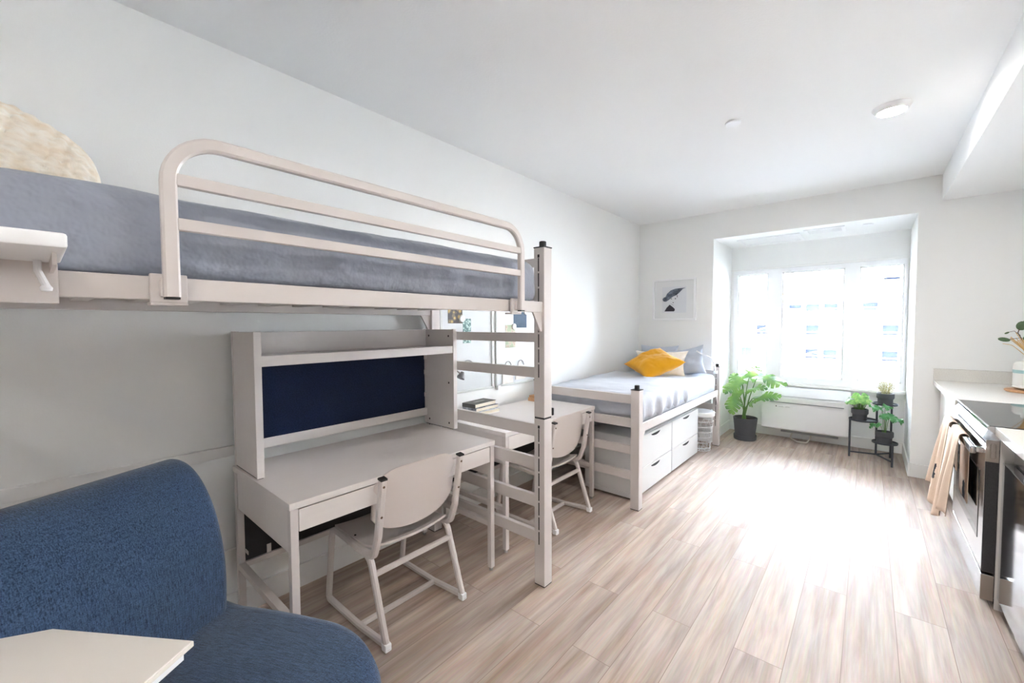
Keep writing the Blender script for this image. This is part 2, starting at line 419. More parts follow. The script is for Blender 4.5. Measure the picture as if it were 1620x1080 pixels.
obj('door', bx(-1.195, -.635, 5.615, 5.985, AZ-.006, AZ, bev=.002), PWHITE, a)

# ------------------------------------------------------------------ beds
RUNG_LOW = ((.815, .885), (.63, .70), (.42, .487), (.222, .287))
RUNG_UP = ((1.742, 1.789), (1.56, 1.61), (1.334, 1.386), (1.139, 1.196))
def post(root, x0, y0, secs, slot_dir, plug=True):
    """square bed post made of one or two stacked sections, with keyhole slots on the face toward slot_dir"""
    p = B()
    for z0, z1 in secs: box(p, x0, x0+.07, y0, y0+.07, z0+.004, z1-.004, bev=.005)
    po = obj('post', p, METAL, root)
    c = B(); top = secs[-1][1]
    box(c, x0-.001, x0+.071, y0-.001, y0+.071, top-.004, top+.002, bev=.001)
    if plug: lathe(c, [(0, .0), (.019, 0), (.019, .03), (.016, .033), (0, .033)], (x0+.035, y0+.035, top), 16)
    obj('cap', c, BLACK, po)
    for z0, z1 in secs[1:]: obj('gasket', box(B(), x0+.003, x0+.067, y0+.003, y0+.067, z0-.006, z0+.006), BLACK, po)
    obj('foot_pad', box(B(), x0+.002, x0+.068, y0+.002, y0+.068, 0, .005), BLACK, po)
    ye = y0 if slot_dir < 0 else y0+.07
    for z0, z1 in secs:
        s = B(); zz = z1-.04; lo = z0+.25 if len(secs) == 1 or z0 == 0 else z0+.24
        box(s, x0+.033-.006, x0+.033+.006, ye-.0012, ye+.0012, zz-.016, zz); zz -= .016
        while zz > lo:
            e = max(lo-.02, zz-.073); box(s, x0+.033-.0032, x0+.033+.0032, ye-.001, ye+.001, e, zz-.002); zz = e-.008
        obj('keyhole_slot', s, DARKGAP, po)
    return po
def bed(name, label, X0, X1, Y0, Y1, rz, secs, rungs, deck):
    t = thing(name, label, 'bed', ((X0+X1)/2, (Y0+Y1)/2, 0))
    for y0, sd in ((Y0, 1), (Y1-.07, -1)):
        for x0 in (X0, X1-.07): post(t, x0, y0, secs, sd)
        ym = y0+.035
        for z0, z1 in rungs: obj('rung', bx(X0+.06, X1-.06, ym-.014, ym+.014, z0, z1, bev=.004), METAL, t)
    for xc in (X0+.055, X1-.012):
        b = B(); box(b, xc-.02, xc, Y0+.06, Y1-.06, rz[0], rz[1], bev=.004)
        for yy, s in ((Y0+.07, 1), (Y1-.07, -1)):
            prism(b, [(yy, rz[1]-.005), (yy+s*.075, rz[1]-.005), (yy+s*.075, rz[0]), (yy+s*.012, rz[0]-.1), (yy, rz[0]-.1)], 0, xc-.014, xc-.003)
        obj('side_rail', b, METAL, t)
    b = B()
    n = 14
    for i in range(n):
        y = Y0+.15+i*(Y1-Y0-.3)/(n-1); box(b, X0+.05, X1-.03, y-.025, y+.025, deck, deck+.012, bev=.002)
    obj('slats', b, METAL, t)
    return t
# loft bed on the left
LX0, LX1, LY0, LY1 = -2.31, -1.30, -.50, 1.84
loft = bed('loft_bed', 'tall white metal loft bed with slotted posts, desk and blue chair underneath', LX0, LX1, LY0, LY1, (1.494, 1.551), ((0, .926), (.926, 1.842)), RUNG_LOW+RUNG_UP, 1.527)
g = B()
gx = -1.262
path = fillet([(gx, .222, 1.50), (gx, .222, 1.882), (gx, 1.533, 1.882), (gx, 1.533, 1.50)], [0, .11, .11, 0], 10)
sweep(g, path, rsec(.026, .032, .005), normal=(1, 0, 0))
for z in (1.779, 1.674): box(g, gx-.009, gx+.011, .236, 1.519, z-.0145, z+.0145, bev=.003)
gr = obj('guard_rail', g, METAL, loft)
for y in (.222, 1.533):
    b = B(); box(b, -1.301, -1.288, y-.036, y+.036, 1.487, 1.556, bev=.003); box(b, -1.292, gx-.01, y-.02, y+.02, 1.50, 1.545, bev=.006)
    box(b, -1.335, -1.29, y-.036, y+.036, 1.481, 1.489, bev=.002)
    obj('bracket', b, METAL, gr)
    obj('end_plug', box(B(), gx-.011, gx+.011, y-.014, y+.014, 1.494, 1.499), BLACK, gr)
def sheet_disp(p, n):
    f = Vector((0, 0, 0))
    side = abs(n.x) > .5
    if side:
        a = math.sin((p.y*1.0+(p.z-1.55)*1.5)*26+3*noise.noise(Vector((p.y*2, 0, 1))))
        k = max(0, noise.noise(Vector((p.y*1.5, 3, 2)))+.4)
        f += n*(a*.009*k + .014*fbm((p.x, p.y, p.z), 3.2))
    else: f += Vector((0, 0, 1))*(.010*fbm((p.x, p.y, 0), 2.2)) if n.z > .3 else Vector((0, 0, 0))
    return f
m = obj('mattress', soft_box(-2.285, -1.322, -.41, 1.755, 1.54, 1.765, .07, .03, sheet_disp), SHEET, smooth=60)
center(m); tag(m, 'mattress in a slate grey fitted sheet on the loft bed', 'mattress')
# tufted cushion at the loft bed head
t = cushion(.56, .40, .22, -.02, 90, .004, 3, .42, .85)
def tuft(bm):
    for v in bm.verts:                                # rows of looped yarn
        q = Vector((v.co.x, v.co.y, 0)); rr_ = (v.co.x/.28)**2+(v.co.y/.21)**2
        k = min(1, max(0, 1.05-rr_)*6)
        v.co.z += (.009*abs(math.sin(v.co.x*85+1.5*noise.noise(q*9)))+.007*noise.noise(q*60))*(1 if v.co.z > 0 else -1)*k
tuft(t)
xf(t, basis((-2.08, -.105, 1.95), (.12, .97, -.20), (-.30, .22, .92)))
c = obj('tufted_cushion', t, CREAM, smooth=70); center(c); tag(c, 'cream tufted cushion with tan stripes leaning on the loft bed', 'cushion')
# clip-on tray on the loft rail
t = thing('bedside_tray', 'white clip-on bedside tray hooked over the loft bed rail', 'tray', (-1.22, -.12, 1.48))
obj('tray_board', bx(-1.285, -1.03, -.40, .045, 1.562, 1.588, bev=.005), PWHITE, t)
b = B(); box(b, -1.2865, -1.278, -.06, .04, 1.478, 1.563, bev=.003); box(b, -1.278, -1.1, -.058, -.052, 1.54, 1.563); box(b, -1.278, -1.1, .028, .034, 1.54, 1.563)
obj('clamp_plate', b, METAL, t)
b = B(); tube(b, [(-1.25, .012, 1.562), (-1.242, .012, 1.54), (-1.228, .022, 1.51)], .006, 10); lathe(b, [(0, 0), (.008, .002), (.009, .008), (.005, .014), (0, .015)], (-1.228, .022, 1.499), 12)
obj('lever', b, PWHITE, t)

# ------------------------------------------------------------------ far bed
fb = bed('low_bed', 'low white metal bed with slotted posts under the framed picture, two chests beneath', LX0, LX1, 2.98, 5.27, (.592, .66), ((0, .93),), RUNG_LOW, .618)
def duv_disp(p, n):
    f = Vector((0, 0, 0))
    w = noise.noise(Vector((p.x*3.2, p.y*3.2, 0)))
    if n.z > .4:
        f.z += .018*fbm((p.x, p.y, 0), 2.4)+.008*abs(noise.noise(Vector((p.x*3+p.y*5, p.y*8-p.x*3, 1))))
    if abs(n.x) > .4 or abs(n.y) > .4:
        f += n*(.012*math.sin(p.y*30+p.x*30+4*w)*min(1, (.86-p.z)/.12) + .012*fbm((p.x, p.y, p.z), 4))
    return f
m = obj('mattress', soft_box(-2.27, -1.335, 3.06, 5.18, .63, .805, .05, .05), MATTG, smooth=60); center(m); tag(m, 'pale grey mattress of the low bed under the duvet', 'mattress')
d = soft_box(-2.285, -1.318, 3.05, 4.30, .655, .872, .07, .028, duv_disp)
for v in d.verts:                                   # the folded edge runs slightly aslant, lower hem uneven
    k = max(0, (v.co.y-3.9)/.4); v.co.y += k*.32*((v.co.x+1.318)/-.967)
    if v.co.x > -1.4 and v.co.z < .72: v.co.z += .016*noise.noise(Vector((v.co.y*5, 0, 3)))
    if v.co.y < 3.1 and v.co.z < .7: v.co.z += .03*noise.noise(Vector((v.co.x*4, 2, 0)))+.015
d = obj('duvet', d, DUVET, smooth=70); center(d); tag(d, 'rumpled pale white blue duvet over the foot of the low bed', 'duvet')
s = soft_box(-2.28, -1.325, 3.9, 5.16, .66, .848, .06, .03, lambda p, n: Vector((0, 0, .012*fbm((p.x, p.y, 0), 3))) if n.z > .4 else n*.006*fbm((p.y, p.z, 0), 6))
s = obj('sheet', s, PALEBLUE, smooth=70); center(s); tag(s, 'pale blue fitted sheet showing between duvet and pillows on the low bed', 'sheet')
def put_pillow(name, w, h, t, loc, X, Y, m, label, cat, pinch=.13, seed=0, wr=.006, n=26):
    o = obj(name, xf(cushion(w, h, t, pinch, n, wr, seed), basis(loc, X, Y)), m, smooth=80); center(o); return tag(o, label, cat)
put_pillow('pillow', .48, .40, .15, (-2.0, 5.10, .985), (1, .03, .0), (-.0, .42, .9), PALEBLUE, 'grey blue bed pillow at the far left, mostly behind the cream cushion', 'pillow', seed=5)
put_pillow('pillow', .44, .36, .17, (-1.62, 4.99, .985), (.96, .05, .22), (-.16, .42, .9), PALEBLUE, 'grey blue bed pillow standing at the right by the reading lamp', 'pillow', seed=9, wr=.012)
put_pillow('lumbar_cushion', .62, .33, .15, (-1.86, 4.83, .962), (1, .05, .03), (-.02, .40, .92), CREAMP, 'wide cream cushion behind the mustard cushion on the low bed', 'cushion', seed=2)
put_pillow('throw_cushion', .48, .48, .19, (-1.79, 4.47, 1.0), (.80, -.55, -.27), (.54, .55, .30), YELLOW, 'mustard yellow square cushion turned on its corner on the low bed', 'cushion', .13, 11, .012, 34)
t = thing('reading_lamp', 'white bent clip-on reading lamp at the head of the low bed', 'lamp', (-1.335, 5.18, .88))
b = B(); tube(b, fillet([(-1.335, 5.165, .875), (-1.34, 5.15, .95), (-1.365, 5.10, 1.035), (-1.42, 5.05, 1.07)], .05, 6), .008, 10)
obj('arm', b, PWHITE, t)
b = B(); sweep(b, [(-1.41, 5.06, 1.066), (-1.45, 5.03, 1.083), (-1.50, 5.0, 1.118)], [(-.028, -.007), (.028, -.007), (.028, .007), (-.028, .007)], normal=(.45, -.8, 0))
obj('lamp_head', b, PWHITE, t)
b = B(); box(b, -1.352, -1.318, 5.14, 5.198, .855, .885, bev=.004); obj('clip', b, PWHITE, t)

# chests under the bed
def chest(y0, y1, label):
    x0, x1 = -1.865, -1.39
    t = thing('drawer_chest', label, 'drawers', ((x0+x1)/2, (y0+y1)/2, 0), group='white chests under the low bed')
    b = B(); box(b, x0, x1-.02, y0, y0+.018, .012, .51, bev=.002); box(b, x0, x1-.02, y1-.018, y1, .012, .51, bev=.002)
    box(b, x0, x1-.02, y0+.01, y1-.01, .495, .512, bev=.002); box(b, x0, x1-.02, y0+.01, y1-.01, .03, .05); box(b, x0, x0+.01, y0+.01, y1-.01, .03, .51)
    for y in (y0+.02, y1-.05):
        for x in (x0+.02, x1-.06): box(b, x, x+.03, y, y+.03, 0, .015)
    box(b, x0+.005, x1-.02, y0-.004, y0+.02, .012, .05, bev=.002)
    obj('body', b, CHESTW, t)
    ym = (y0+y1)/2
    for z0, z1 in ((.03, .238), (.243, .508)):
        d = obj('drawer', bx(x1-.018, x1, y0+.004, y1-.004, z0, z1, bev=.002), CHESTW, t)
        zz = z1-.028
        h = B(); pts = [(ym-.1, zz+.008)]+[(ym-.1+.2*k/10, zz-.018*math.sin(PI*k/10)*(.6+.4*(k/10))) for k in range(1, 10)]+[(ym+.1, zz+.008)]
        prism(h, pts, 0, x1-.006, x1+.0015)
        obj('pull', h, DARKGAP, d)
chest(3.14, 3.925, 'white two drawer chest under the low bed, nearer the desks')
chest(3.935, 4.72, 'white two drawer chest under the low bed, next to the wire basket')
# wire basket
bxx, byy = -1.425, 4.95
t = thing('laundry_basket', 'white wire basket with round lid under the low bed', 'basket', (bxx, byy, 0))
w = B(); R0, R1, Hh = .098, .132, .40
rad = lambda z: R0+(R1-R0)*z/Hh
zs = [.006, .04, .1, .16, .22, .28, .34, .395]
for z in zs: tube(w, [(bxx+rad(z)*math.cos(a*PI/16), byy+rad(z)*math.sin(a*PI/16), z) for a in range(32)], .0026, 6, closed=True)
for k in range(13):
    pts = []
    for i in range(len(zs)):
        a = 2*PI*k/13+(.2*i if i else 0)
        pts.append((bxx+rad(zs[i])*math.cos(a), byy+rad(zs[i])*math.sin(a), zs[i]))
    tube(w, pts, .002, 6)
for k in range(6):
    a = PI*k/6; tube(w, [(bxx+R0*math.cos(a), byy+R0*math.sin(a), .006), (bxx-R0*math.cos(a), byy-R0*math.sin(a), .006)], .0028, 6)
obj('wire_body', w, PWHITE, t)
obj('lid', lathe(B(), [(0, .398), (.138, .398), (.142, .404), (.142, .436), (.136, .442), (0, .442)], (bxx, byy, 0), 40), PWHITE, t)

# ------------------------------------------------------------------ desks
def desk(name, label, y0, y1, x0, x1):
    t = thing(name, label, 'desk', ((x0+x1)/2, (y0+y1)/2, 0))
    b = B(); box(b, x0, x1, y0, y1, .737, .764, bev=.003)
    obj('desktop', b, LAMI, t)
    for x, y in ((x0+.004, y0+.004), (x0+.004, y1-.034), (x1-.034, y0+.004), (x1-.034, y1-.034)):
        l = obj('leg', bx(x, x+.03, y, y+.03, .018, .737, bev=.003), METAL, t)
        obj('foot', lathe(B(), [(0, 0), (.011, 0), (.012, .012), (.006, .02), (0, .02)], (x+.015, y+.015, 0), 12), RUBBER, l)
    for y in (y0+.01, y1-.026): obj('side_panel', bx(x0+.034, x1-.034, y, y+.016, .56, .737, bev=.001), LAMI, t)
    for y in (y0+.004, y1-.034): obj('stretcher', bx(x0+.034, x1-.034, y, y+.03, .262, .292, bev=.003), METAL, t)
    obj('stretcher', bx(x0+.006, x0+.032, y0+.034, y1-.034, .262, .290, bev=.003), METAL, t)
    obj('modesty_panel', bx(x0+.012, x0+.024, y0+.034, y1-.034, .292, .735, bev=.001), BLACKPANEL, t)
    for q in ((x0+.024, x0+.027, y0+.13, y0+.15, .292, .335), (x0+.03, x0+.066, y0+.035, y0+.038, .335, .353)): obj('tab', bx(*q, bev=.0008), METAL, t)
    d = obj('drawer', bx(x1-.03, x1-.006, y0+.037, y1-.037, .644, .731, bev=.002), LAMI, t)
    b = B(); box(b, x0+.06, x1-.03, y0+.04, y1-.04, .66, .672); obj('drawer_tray', b, LAMI, d)
    return t
D1 = (.605, 1.728, -2.29, -1.622)
desk('hutch_desk', 'white desk carrying the hutch with a navy board, under the loft bed', *D1)
desk('writing_desk', 'white desk without hutch between the loft bed and the low bed, books on top', 1.885, 2.985, -2.29, -1.68)
# hutch
hy0, hy1, hx0, hx1 = .615, 1.765, -2.285, -1.985
t = thing('desk_hutch', 'white desk hutch with shelf and navy tack board standing on the desk', 'hutch', ((hx0+hx1)/2, (hy0+hy1)/2, .764))
for y in (hy0, hy1-.03):
    b = B(); box(b, hx0, hx1-.012, y+.003, y+.027, .767, 1.402, bev=.002); box(b, hx1-.014, hx1, y, y+.03, .767, 1.405, bev=.002); box(b, hx0, hx0+.012, y, y+.03, .767, 1.405, bev=.002)
    sp = obj('side_panel', b, LAMI, t)
    q = B()
    for x, z in ((hx0+.05, 1.36), (hx1-.05, 1.36), (hx1-.05, 1.06), (hx0+.05, .80), (hx1-.05, .80)):
        yy = y+.027 if y < 1 else y+.003
        box(q, x-.005, x+.005, yy-.001, yy+.001, z-.006, z+.006)
    obj('screw_hole', q, DARKGAP, sp)
    obj('foot_pad', bx(hx0+.01, hx1-.004, y+.004, y+.026, .764, .768, bev=0), BLACK, sp)
b = B(); box(b, hx0+.012, hx1-.012, hy0+.027, hy1-.027, 1.268, 1.292, bev=.002); box(b, hx1-.022, hx1-.004, hy0+.027, hy1-.027, 1.252, 1.299, bev=.003)
obj('shelf', b, LAMI, t)
obj('back_panel', bx(hx0+.004, hx0+.018, hy0+.027, hy1-.027, 1.29, 1.40, bev=.002), LAMI, t)
obj('lower_rail', bx(hx0+.004, hx0+.026, hy0+.027, hy1-.027, .822, .872, bev=.003), LAMI, t)
tb = obj('tack_board', bx(hx0+.006, hx0+.024, hy0+.03, hy1-.045, .872, 1.268, bev=.003), NAVY, t)
for z in (.95, 1.1, 1.2): obj('board_clip', bx(hx0+.02, hx0+.028, hy1-.05, hy1-.03, z, z+.03, bev=.002), METAL, tb)

# ------------------------------------------------------------------ chairs
def chair(label, dy, dx):
    t = thing('school_chair', label, 'chair', (-1.83, 1.19, 0), group='white two-position desk chairs')
    for y in (.966, 1.412):
        P = [(-1.565, y, .034), (-1.685, y, .385), (-2.045, y, .405), (-2.10, y, .0145), (-1.79, y, .0145)]
        b = B(); sweep(b, fillet(P, [.0, .06, .055, .02, .05], 8, closed=True), rsec(.027, .029, .007), normal=(0, 1, 0), closed=True)
        fr = obj('side_frame', b, METAL, t)
        obj('glide', bx(-1.582, -1.546, y-.016, y+.016, .012, .046, bev=.005), PWHITE, fr)
        yi = y
        U = [(-1.80, yi, .388), (-1.655, yi, .392), (-1.615, yi, .50), (-1.572, yi, .765)]
        b = B(); sweep(b, fillet(U, [0, .045, .05, 0], 6), rsec(.031, .029, .006), normal=(0, 1, 0))
        up = obj('upright', b, METAL, t)
        b = B(); box(b, -.015, .015, -.016, .016, -.002, .007, bev=.001); xf(b, Matrix.Translation((-1.572, yi, .766)) @ Matrix.Rotation(.16, 4, 'Y'))
        obj('cap', b, BLACK, up)
        b = B()
        for z in (.735, .595):
            x = -1.572-(.765-z)*.162+.0145; q = lathe(B(), [(0, .003), (.005, .0025), (.006, 0)], (0, 0, 0), 10); xf(q, Matrix.Translation((x, yi, z)) @ Matrix.Rotation(PI/2, 4, 'Y'))
            me = bpy.data.meshes.new('tmp'); q.to_mesh(me); q.free(); b.from_mesh(me); bpy.data.meshes.remove(me)
        obj('bolt', b, mat('bronze_bolt', (110, 92, 74), .4, metal=.6), up)
    obj('crossbar', bx(-1.668, -1.646, .97, 1.41, .30, .322, bev=.004), METAL, t)
    obj('crossbar', bx(-1.80, -1.778, .97, 1.41, .005, .027, bev=.004), METAL, t)
    # back shell: grid over outline, bowed
    n, mth = 24, .011
    b = B(); rows = []
    def pt(u, v, s):
        # u across -1..1, v 0..1 from bottom
        hw = .238
        e = max(0, (v-.72)/.28); w = hw*(1-.10*e**2.2); lo = .535-.055*(1-u*u)**.8+.03*abs(u)**6; hi = .792-.05*abs(u)**5
        z = lo+(hi-lo)*v
        y = 1.189+u*w*(1-.03*(1-v))
        x = -1.6045-(.765-z)*.16+.028*(1-u*u)-.014
        return Vector((x+s, y, z))
    for s in (0, -mth): rows.append([[b.verts.new(pt(-1+2*i/n, j/10, s)) for j in range(11)] for i in range(n+1)])
    for k in (0, 1):
        for i in range(n):
            for j in range(10):
                r = rows[k]; b.faces.new((r[i][j], r[i+1][j], r[i+1][j+1], r[i][j+1]))
    def rim(seq):
        for (a, c) in zip(seq[:-1], seq[1:]): b.faces.new((rows[0][a[0]][a[1]], rows[0][c[0]][c[1]], rows[1][c[0]][c[1]], rows[1][a[0]][a[1]]))
    rim([(i, 0) for i in range(n+1)]+[(n, j) for j in range(1, 11)]+[(i, 10) for i in range(n-1, -1, -1)]+[(0, j) for j in range(9, -1, -1)])
    obj('backrest', b, SHELL, t, smooth=50)
    b = B(); rows = []; m2 = 16
    def sp(u, v, s):
        # v from front (0) to rear (1)
        x = -2.075+.42*v; z = .412+.012*(2*v-1)**2-.03*max(0, (.15-v)/.15)**2+.018*max(0, (v-.75)/.25)**1.6-.012*(1-u*u)
        hw = .212-.02*max(0, (v-.8)/.2)**2-.02*max(0, (.12-v)/.12)**2
        x += .03*(1-u*u)*max(0, v-.6)
        return Vector((x, 1.189+u*hw, z+s))
    for s in (0, -.012): rows.append([[b.verts.new(sp(-1+2*i/m2, j/16, s)) for j in range(17)] for i in range(m2+1)])
    n = m2
    for k in (0, 1):
        for i in range(n):
            for j in range(16):
                r = rows[k]; b.faces.new((r[i][j], r[i+1][j], r[i+1][j+1], r[i][j+1]))
    rim([(i, 0) for i in range(n+1)]+[(n, j) for j in range(1, 17)]+[(i, 16) for i in range(n-1, -1, -1)]+[(0, j) for j in range(15, -1, -1)])
    se = obj('seat', b, SHELL, t, smooth=50)
    b = B()
    for y in (.995, 1.383):
        for x in (-1.98, -1.87): lathe(b, [(0, .0005), (.005, .0005), (.005, -.002)], (x, y, .4125), 10)
    obj('bolt', b, DARKGAP, se)
    return t
c1 = chair('white school chair pulled up to the desk with the navy hutch', 0, 0)
c2 = copy_tree(c1); c2.location = c1.location+Vector((-.012, 1.307, 0)); c2['label'] = 'white school chair at the desk with books, partly behind the loft post'

# ------------------------------------------------------------------ lounge chair and side table
t = thing('lounge_chair', 'dark blue woven armless lounge chair in the front left corner', 'chair', (-1.67, .42, 0), math.radians(26), local=True)
W = .64
def rounded_extrude(prof, y0, y1, r, seg=6, bulge=0.):
    """closed (x,z) profile swept across y with rounded ends"""
    b = B(); cx = sum(p[0] for p in prof)/len(prof); cz = sum(p[1] for p in prof)/len(prof); N = len(prof)
    nr = []
    for i, p in enumerate(prof):
        a = Vector(prof[i-1]); c = Vector(prof[(i+1) % N]); d = (c-a).normalized(); nr.append(Vector((d.y, -d.x)))
    area = sum(prof[i][0]*prof[(i+1) % N][1]-prof[(i+1) % N][0]*prof[i][1] for i in range(N))
    if area < 0: nr = [-q for q in nr]
    st = []
    for k in range(seg+1): a = PI/2*k/seg; st.append((y0+r*(1-math.sin(a)), r*(1-math.cos(a))))
    st = st[::-1]
    mid = [(y0+r+(y1-y0-2*r)*k/10, 0) for k in range(1, 10)]
    st2 = [(y1-(q[0]-y0), q[1]) for q in st[::-1]]
    st = [(y0+r*(1-math.sin(PI/2*(1-k/seg))), r*(1-math.cos(PI/2*(1-k/seg)))) for k in range(seg+1)]
    st2 = [(y1-(q[0]-y0), q[1]) for q in st[::-1]]
    rings = []
    for y, ins in st+mid+st2: rings.append([b.verts.new((prof[i][0]-nr[i].x*ins, y, prof[i][1]-nr[i].y*ins)) for i in range(N)])
    for a, c in zip(rings[:-1], rings[1:]):
        for i in range(N): b.faces.new((a[i], a[(i+1) % N], c[(i+1) % N], c[i]))
    b.faces.new(rings[0][::-1]); b.faces.new(rings[-1])
    return b
def spline(pts, n=5):
    out = []; N = len(pts)
    for i in range(N):
        p0, p1, p2, p3 = (Vector(pts[(i+k) % N]) for k in (-1, 0, 1, 2))
        for k in range(n):
            s = k/n; out.append(tuple(.5*((2*p1)+(p2-p0)*s+(2*p0-5*p1+4*p2-p3)*s*s+(3*p1-p0-3*p2+p3)*s**3)))
    return out
back = spline([(.0, .40), (.012, .52), (.005, .66), (-.03, .80), (-.085, .90), (-.15, .955), (-.215, .965), (-.26, .93), (-.255, .87), (-.21, .78), (-.18, .66), (-.17, .52), (-.17, .36), (-.13, .32), (-.03, .33)])
obj('backrest', rounded_extrude(back, -W, .0, .035), BLUEFAB, t, smooth=50)
seat = spline([(-.10, .45), (.02, .452), (.2, .462), (.42, .46), (.58, .445), (.655, .41), (.67, .36), (.64, .31), (.5, .295), (.2, .29), (-.08, .30)])
sb = rounded_extrude(seat, -W-.04, .045, .05, 8)
for v in sb.verts:
    if v.co.x > .38:                                   # round the front corners in plan
        k = (v.co.x-.38)/.29; s = max(0, (v.co.y+.30)/.345) if v.co.y > -.30 else max(0, (-.30-v.co.y)/.38)
        v.co.y += (-1 if v.co.y > -.30 else 1)*.10*k**2.2*s**3
        v.co.x -= .06*s**4*k
obj('seat', sb, BLUEFAB, t, smooth=50)
obj('base_frame', bx(-.14, .56, -W, .0, .20, .30, bev=.01), BLUEFAB, t)
for x, y in ((-.1, -.06), (.5, -.06), (-.1, -W+.06), (.5, -W+.06)):
    obj('leg', lathe(B(), [(0, 0), (.018, 0), (.026, .2), (0, .2)], (x, y, 0), 16), BLACK, t)
# C-shaped side table over the seat
ang = math.radians(-56.5); tz = .74
t = thing('side_table', 'small white side table with an angled corner reaching over the blue lounge chair', 'table', (-1.109, .212, 0), math.radians(34.6), local=True)
# local: corner of the top at origin, top spans x -.432..0 and y -.60..0
TOP = [(0, 0), (-.354, 0), (-.56, -.095), (-.56, -.64), (0, -.64)]
b = B(); prism(b, TOP, 2, tz-.014, tz); bmesh.ops.bevel(b, geom=list(b.edges), offset=.003, segments=2, affect='EDGES')
obj('tabletop', b, mat('warm_white_top', (226, 220, 212), .5), t)
b = B(); prism(b, [(-.013, -.013), (-.352, -.013), (-.545, -.104), (-.545, -.625), (-.013, -.625)], 2, tz-.036, tz-.014); bmesh.ops.bevel(b, geom=list(b.edges), offset=.002, segments=1, affect='EDGES')
obj('apron', b, PWHITE, t)
for x in (-.52, -.07):
    obj('upright', bx(x, x+.04, -.60, -.56, 0, tz-.035, bev=.004), METAL, t)
    obj('foot_bar', bx(x, x+.04, -.56, -.30, 0, .03, bev=.004), METAL, t)
obj('crossbar', bx(-.48, -.07, -.595, -.565, 0, .03, bev=.004), METAL, t)
# ------------------------------------------------------------------ things on the writing desk and wall
DZ = .764
t = thing('book', 'hardback with a dark grey cover on top of the desk book pile', 'book', (-2.2, 2.2, .82))
bm_ = Matrix.Translation((-2.205, 2.165, 0)) @ Matrix.Rotation(math.radians(-62), 4, 'Z')
def book(t, M, w, d, z0, z1, cov, page):
    b = B(); box(b, -w/2, w/2, -d/2, d/2, z1-.003, z1, bev=.0008); box(b, -w/2, w/2, -d/2, d/2, z0, z0+.003, bev=.0008); box(b, -w/2, w/2, -d/2, -d/2+.003, z0, z1, bev=.0008)
    obj('cover', xf(b, M), cov, t)
    obj('pages', xf(box(B(), -w/2+.004, w/2-.004, -d/2+.002, d/2-.004, z0+.003, z1-.003), M), page, t)
PAGES = mat('book_pages', (232, 222, 204), .9, bump=(3, .5, .002), stretch=(1, 1, 200))
COVD = mat('dark_book_cover', (92, 92, 90), .5)
ORI[t.name] = Vector((-2.2, 2.2, .82))
book(t, Matrix.Translation((-2.225, 2.20, 0)) @ Matrix.Rotation(math.radians(4), 4, 'Z'), .13, .24, .822, .852, COVD, PAGES)
obj('cover_title', xf(box(B(), -.012, .012, -.07, .05, .852, .8525), Matrix.Translation((-2.23, 2.21, 0)) @ Matrix.Rotation(math.radians(4), 4, 'Z')), mat('title_grey', (150, 150, 148), .4), t)
t = thing('book', 'white and navy spined book in the middle of the desk book pile', 'book', (-2.2, 2.2, .79))
book(t, Matrix.Translation((-2.22, 2.21, 0)) @ Matrix.Rotation(math.radians(2), 4, 'Z'), .14, .25, .793, .822, mat('navy_white_cover', (206, 210, 220), .5, var=(18, 1., (60, 68, 92))), PAGES)
t = thing('book', 'white paperback at the bottom of the desk book pile', 'book', (-2.2, 2.2, DZ))
book(t, Matrix.Translation((-2.215, 2.205, 0)) @ Matrix.Rotation(math.radians(-3), 4, 'Z'), .15, .26, DZ, .793, mat('white_cover', (232, 232, 234), .5), PAGES)
t = thing('wooden_block', 'small light wooden block holder on the back of the writing desk', 'box', (-2.2, 2.86, DZ))
b = B(); box(b, -2.25, -2.14, 2.82, 2.90, DZ, DZ+.03, bev=.004); obj('block', b, WOODB, t)
b = B(); box(b, -2.24, -2.16, 2.825, 2.895, DZ+.03, DZ+.05, bev=.003); obj('lid', b, WOODB, t)
c = obj('phone_stand', bx(-1.80, -1.74, 2.475, 2.49, DZ, DZ+.055, bev=.004), BLACK); center(c); tag(c, 'small black holder at the front of the writing desk beside the loft post', 'holder')
t = thing('desk_lamp', 'grey desk lamp head peeking out beside the hutch', 'lamp', (-2.22, 1.93, DZ))
b = B(); lathe(b, [(0, 0), (.05, 0), (.052, .012), (.01, .02), (0, .02)], (-2.22, 1.945, DZ), 24); obj('base', b, RUBBER, t)
b = B(); tube(b, fillet([(-2.22, 1.945, DZ+.02), (-2.22, 1.91, .98), (-2.21, 1.93, 1.13), (-2.19, 1.985, 1.08)], .05, 6), .006, 8); obj('arm', b, RUBBER, t)
b = lathe(B(), [(.006, .03), (.012, .028), (.032, -.02), (.030, -.022), (.006, .02)], (0, 0, 0), 20); xf(b, Matrix.Translation((-2.19, 1.988, 1.07)) @ Matrix.Rotation(-.5, 4, 'X')); obj('shade', b, mat('lamp_grey', (110, 110, 114), .4), t)

